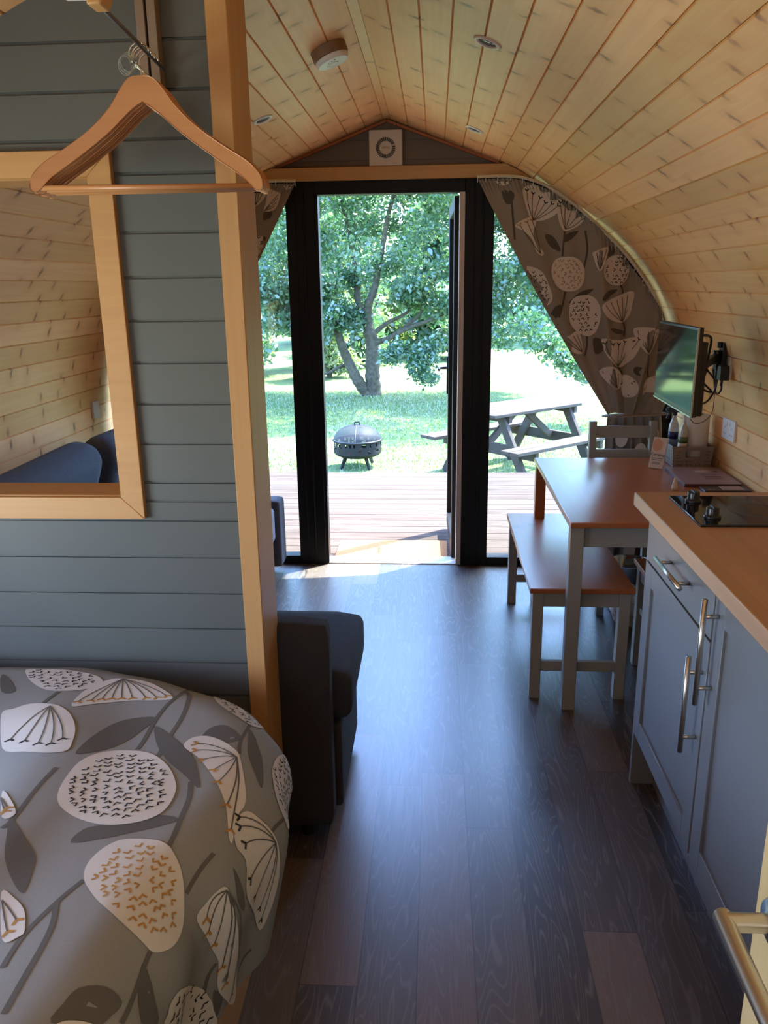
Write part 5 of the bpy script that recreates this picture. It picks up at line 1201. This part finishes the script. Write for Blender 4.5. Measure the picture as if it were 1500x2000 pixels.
def bottle(name, lab, x, y, z, r, h_, body, liq, cap_, labc, trigger=False):
    t = thing(name, lab, 'bottle', (x, y, z)); o = (x, y, z)
    g = G(); g.lathe([(0, 0), (r * .95, 0), (r, .006), (r, h_ * .62), (r * .92, h_ * .70), (r * .45, h_ * .82), (r * .36, h_ * .84), (r * .36, h_ * .90), (0, h_ * .90)], o, 28); g.build('body', body, t, smooth=True)
    g = G(); g.lathe([(r * 1.01, h_ * .12), (r * 1.015, h_ * .12), (r * 1.015, h_ * .58), (r * 1.01, h_ * .58), (r * 1.01, h_ * .12)], o, 28); lb = g.build('label', labc[0], t, smooth=True)
    g = G(); g.lathe([(r * 1.02, h_ * .44), (r * 1.025, h_ * .44), (r * 1.025, h_ * .57), (r * 1.02, h_ * .57), (r * 1.02, h_ * .44)], o, 28); g.build('band', labc[1], lb, smooth=True)
    g = G()
    if trigger:
        g.lathe([(0, h_ * .88), (r * .45, h_ * .88), (r * .45, h_ * .94), (0, h_ * .94)], o, 20); g.box(x - .035, x + .022, y - .010, y + .010, z + h_ * .94, z + h_ * 1.04); g.box(x - .040, x - .034, y - .006, y + .006, z + h_ * .96, z + h_ * 1.02); g.bar((x - .022, y, z + h_ * .95), (x - .034, y, z + h_ * .82), .008, .010)
        g.build('spray_trigger', cap_, t, bevel=.002)
    else:
        g.lathe([(0, h_ * .88), (r * .42, h_ * .88), (r * .40, h_ * 1.0), (0, h_ * 1.0)], o, 20); g.build('cap', cap_, t, bevel=.001)
bottle('spray_bottle', 'spray bottle with a dark blue label in the basket', 1.070, 3.62, .736, .022, .235, plain('white_bottle', (.55, .60, .62), .3), None, plain('navy_trigger', (.02, .025, .05), .35), (plain('blue_label', (.10, .20, .32), .4), plain('navy_label', (.01, .015, .10), .4)), True)
bottle('soap_bottle', 'clear bottle with a green label beside the kitchen roll', 1.098, 3.56, .736, .019, .215, plain('cloudy_plastic', (.50, .48, .40), .25), None, white, (plain('cream_label', (.55, .46, .36), .5), plain('green_label', (.10, .14, .05), .5)))
# welcome card leaning on the basket
card = thing('display_booklet', 'white booklet with an orange picture and the word Camping, leaning on the basket', 'booklet', (.985, 3.49, .73))
cx_ = Vector((.052, -.040, -.0)).normalized(); up_ = Vector((.030, .030, .130)).normalized()
Mc = frame((.978, 3.503, .7965), cx_, up_)
g = G(); g.box(-.032, .032, -.068, .068, -.006, 0, 0, Mc); g.build('cover', plain('booklet_white', (.62, .56, .53), .6), card, bevel=.001)
orange_print = plain('orange_print', (.60, .34, .22), .6)
g = G(); g.prism(smoothpoly([(-.026, .015), (-.028, .050), (-.012, .062), (.004, .056), (.012, .045), (.010, .020), (-.005, .008)], 3), lambda p: Mc @ Vector((p[0], p[1], .0004)), lambda p: Mc @ Vector((p[0], p[1], .0))); g.build('picture', orange_print, card)
inkg = plain('green_ink', (.06, .09, .05), .6)
text('Camping', .0175, card, inkg, Mc @ Matrix.Translation((0, -.008, .0006)))
g = G()
for y0, w in ((-.026, .05), (-.033, .044), (-.044, .030), (-.050, .036)): g.box(-w / 2, w / 2, y0, y0 + .0025, 0, .0005, 0, Mc)
g.build('small_print', plain('grey_ink', (.12, .11, .12), .6), card)
br = thing('brochure', 'large pale brochure lying flat on the table below the basket', 'brochure', (1.12, 3.31, .73))
Mb = frame((1.118, 3.315, .728), (1, -.02, 0), (.02, 1, 0))
g = G(); g.box(-.118, .102, -.155, .150, 0, .012, 0, Mb); g.build('pages', plain('brochure_dark_edge', (.08, .03, .025), .6), br, bevel=.001)
g = G(); g.box(-.119, .103, -.156, .151, .012, .0135, 0, Mb); cvr = g.build('cover', plain('brochure_cover', (.33, .22, .20), .35), br)
g = G(); g.prism(smoothpoly([(-.02, .06), (.0, .085), (.035, .085), (.05, .065), (.03, .048), (0, .045)], 3), lambda p: Mb @ Vector((p[0], p[1], .0139)), lambda p: Mb @ Vector((p[0], p[1], .0135))); g.build('pale_motif', plain('pale_ink', (.55, .45, .40), .5), cvr)
g = G(); g.prism([(.052, .06), (.075, .075), (.07, .05)], lambda p: Mb @ Vector((p[0], p[1], .0139)), lambda p: Mb @ Vector((p[0], p[1], .0135)))
for k in range(3): g.box(-.01, .06, .0 - k * .03, .006 - k * .03, .0135, .0139, 0, Mb)
g.build('dark_motif', plain('dark_ink', (.10, .05, .05), .5), cvr)
nt = thing('notebook', 'small dark notebook with a pale square on its cover beside the brochure', 'book', (1.16, 3.10, .73))
g = G(); g.box(1.045, 1.222, 3.062, 3.138, .728, .738); g.build('cover', plain('notebook_dark', (.03, .016, .014), .4), nt, bevel=.0015)
g = G(); g.box(1.118, 1.20, 3.074, 3.134, .738, .7395); g.build('cover_panel', plain('notebook_panel', (.40, .27, .22), .5), nt)
g = G(); g.box(1.06, 1.075, 3.08, 3.086, .738, .7386); g.box(1.08, 1.088, 3.08, 3.086, .738, .7386); g.build('lettering', plain('notebook_print', (.4, .35, .3), .5), nt)
g = G(); g.lathe([(0, 0), (.012, 0), (.013, .01), (.006, .045), (.004, .05), (0, .05)], (.945, 3.115, .728), 18)
tag(g.build('cone_ornament', plain('cream_ceramic', (.55, .46, .33), .4), smooth=True), 'tiny cream cone standing on the table just beyond the worktop', 'ornament')
# things under the table
pn = thing('saucepan', 'shiny steel saucepan on a grey crate under the table', 'saucepan', (.98, 3.80, .22))
cr = thing('plastic_crate', 'dark grey crate on the floor under the table by the glass', 'crate', (.98, 3.80, 0))
g = G(); g.box(.84, 1.12, 3.60, 3.86, 0, .008)
for a in ((.84, .846, 3.60, 3.86), (1.114, 1.12, 3.60, 3.86), (.846, 1.114, 3.60, 3.606), (.846, 1.114, 3.854, 3.86)): g.box(*a, .008, .10)
g.build('tub', plain('crate_grey', (.07, .075, .08), .5), cr, bevel=.003)
g = G(); g.box(.832, 1.128, 3.592, 3.868, .10, .112); g.build('crate_lid', plain('crate_lid_grey', (.16, .15, .13), .5), cr, bevel=.003)
g = G(); g.lathe([(0, 0), (.092, 0), (.10, .008), (.10, .098), (.104, .101), (.100, .102), (.096, .098), (.096, .008), (0, .006)], (.955, 3.73, .1122), 40); g.build('pot', chrome, pn, smooth=True)
g = G(); g.tube([(1.05, 3.71, .19), (1.13, 3.66, .20)], .008, 10); g.build('handle', blackpl, pn, smooth=True)
pn.location = (.955, 3.73, .112)
for ch_ in pn.children: ch_.matrix_parent_inverse = Matrix.Translation(-Vector(pn.location))
g = G(); NB = 26; vs = []; rb = random.Random(4)
for i in range(NB + 1):
    for j in range(24):
        th_ = math.pi * i / NB; ph = 2 * math.pi * j / 24; r = 1 + .16 * math.sin(ph * 5 + th_ * 3) + .08 * math.sin(ph * 11 + i) + rb.uniform(-.05, .05)
        vs.append((.895 + .075 * r * math.sin(th_) * math.cos(ph), 3.47 + .10 * r * math.sin(th_) * math.sin(ph), max(.001, .085 + .095 * r * math.cos(th_))))
g.add(vs, [(i * 24 + j, i * 24 + (j + 1) % 24, (i + 1) * 24 + (j + 1) % 24, (i + 1) * 24 + j) for i in range(NB) for j in range(24)])
tag(g.build('carrier_bag', plain('white_bag', (.62, .66, .70), .3)), 'crumpled white carrier bag on the floor between the benches', 'bag')
# ---------------------------------------------------------------- sofa
def cushion(x0, x1, y0, y1, z0, z1, name, mat, parent, M=None, puff=.25, r=.05, n_=14):
    """soft box"""
    vs = []; fs = []; cx_, cy_, cz_ = (x0 + x1) / 2, (y0 + y1) / 2, (z0 + z1) / 2; hx, hy, hz = (x1 - x0) / 2, (y1 - y0) / 2, (z1 - z0) / 2
    g = G(); idx = {}
    def pt(a, b_, c):
        k = (round(a, 5), round(b_, 5), round(c, 5))
        if k in idx: return idx[k]
        p = Vector((a * hx, b_ * hy, c * hz)); inn = Vector((max(-hx + r, min(hx - r, p.x)), max(-hy + r, min(hy - r, p.y)), max(-hz + min(r, hz * .9), min(hz - min(r, hz * .9), p.z))))
        d_ = p - inn; L = d_.length
        if L > 1e-6: p = inn + d_ / L * min(r, L if L < r else r)
        p.z *= 1 + puff * (1 - a * a) * (1 - b_ * b_) * (.5)
        p = Vector((cx_, cy_, cz_)) + p
        if M: p = M @ p
        idx[k] = len(g.v); g.v.append(tuple(p)); return idx[k]
    L_ = [-1 + 2 * i / n_ for i in range(n_ + 1)]
    for i in range(n_):
        for j in range(n_):
            a0, a1, b0, b1 = L_[i], L_[i + 1], L_[j], L_[j + 1]
            for q in ([(a0, b0, 1), (a1, b0, 1), (a1, b1, 1), (a0, b1, 1)], [(a0, b1, -1), (a1, b1, -1), (a1, b0, -1), (a0, b0, -1)],
                      [(a0, -1, b0), (a1, -1, b0), (a1, -1, b1), (a0, -1, b1)], [(a0, 1, b1), (a1, 1, b1), (a1, 1, b0), (a0, 1, b0)],
                      [(-1, a0, b1), (-1, a1, b1), (-1, a1, b0), (-1, a0, b0)], [(1, a0, b0), (1, a1, b0), (1, a1, b1), (1, a0, b1)]):
                g.f.append(tuple(pt(*w) for w in q)); g.m.append(0)
    return g.build(name, mat, parent, smooth=True)
sf = thing('corner_sofa', 'charcoal fabric corner sofa behind the partition, its arm and chaise seat showing', 'sofa', (-1.1, 2.9, 0))
cushion(-1.66, -.278, 1.908, 2.000, .040, .665, 'arm', sofa_m, sf, puff=0, r=.028, n_=16)
g = G(); g.box(-1.66, -.262, 2.002, 2.455, .05, .315); g.box(-1.66, -.98, 2.455, 3.84, .05, .30); g.build('base', sofa_m, sf, bevel=.012, seg=3)
cushion(-1.42, -.232, 2.003, 2.485, .315, .478, 'seat_cushion', sofa_m, sf, puff=.12, r=.045)
cushion(-1.42, -.95, 2.49, 3.16, .30, .44, 'seat_cushion', sofa_m, sf, puff=.12, r=.04)
cushion(-1.42, -.95, 3.165, 3.83, .30, .44, 'seat_cushion', sofa_m, sf, puff=.12, r=.04)
cushion(-1.70, -1.50, 2.0, 3.84, .30, .80, 'backrest', sofa_m, sf, puff=0, r=.05)
for x, y in ((-.36, 1.955), (-1.58, 1.955), (-.33, 2.40), (-1.05, 3.78), (-1.58, 3.78)):
    g = G(); g.lathe([(0, 0), (.018, 0), (.022, .052), (0, .052)], (x, y, 0), 16); g.build('foot', blackpl, sf)
for (y, z, w, rz, lab, tilt) in ((2.64, .715, .86, .03, 'denim blue back cushion nearest the hatch on the sofa', .30), (3.50, .70, .72, -.05, 'denim blue back cushion farther along the sofa, half behind the nearer one', .34)):
    M = Matrix.Translation((-1.43, y, z)) @ Matrix.Rotation(rz, 4, 'Z') @ Matrix.Rotation(tilt, 4, 'Y')
    c = cushion(-.085, .085, -w / 2, w / 2, -.26, .235, 'back_cushion', denim, None, M, 0, .075, 18); tag(c, lab, 'cushion', 'denim back cushions on the sofa')
fs_ = thing('footstool', 'slate grey fabric footstool by the left side glass', 'footstool', (-1.05, 4.0, 0))
cushion(-1.25, -.822, 4.06, 4.20, .045, .418, 'side_panel', sofa_l, fs_, puff=0, r=.022)
cushion(-1.25, -.848, 3.90, 4.058, .20, .395, 'seat_pad', plain('skylit_slate_weave', (.16, .175, .215), .95, noise=.2, nscale=350), fs_, puff=.1, r=.03)  # pad cloth lightened to carry the sky light falling on it
g = G(); g.box(-1.24, -.885, 3.91, 4.055, .04, .20); g.build('base', sofa_m, fs_, bevel=.005)
for x in (-.90, -1.2):
    for y in (3.93, 4.14):
        g = G(); g.lathe([(0, 0), (.014, 0), (.016, .045), (0, .045)], (x, y, 0), 12); g.build('foot', blackpl, fs_)
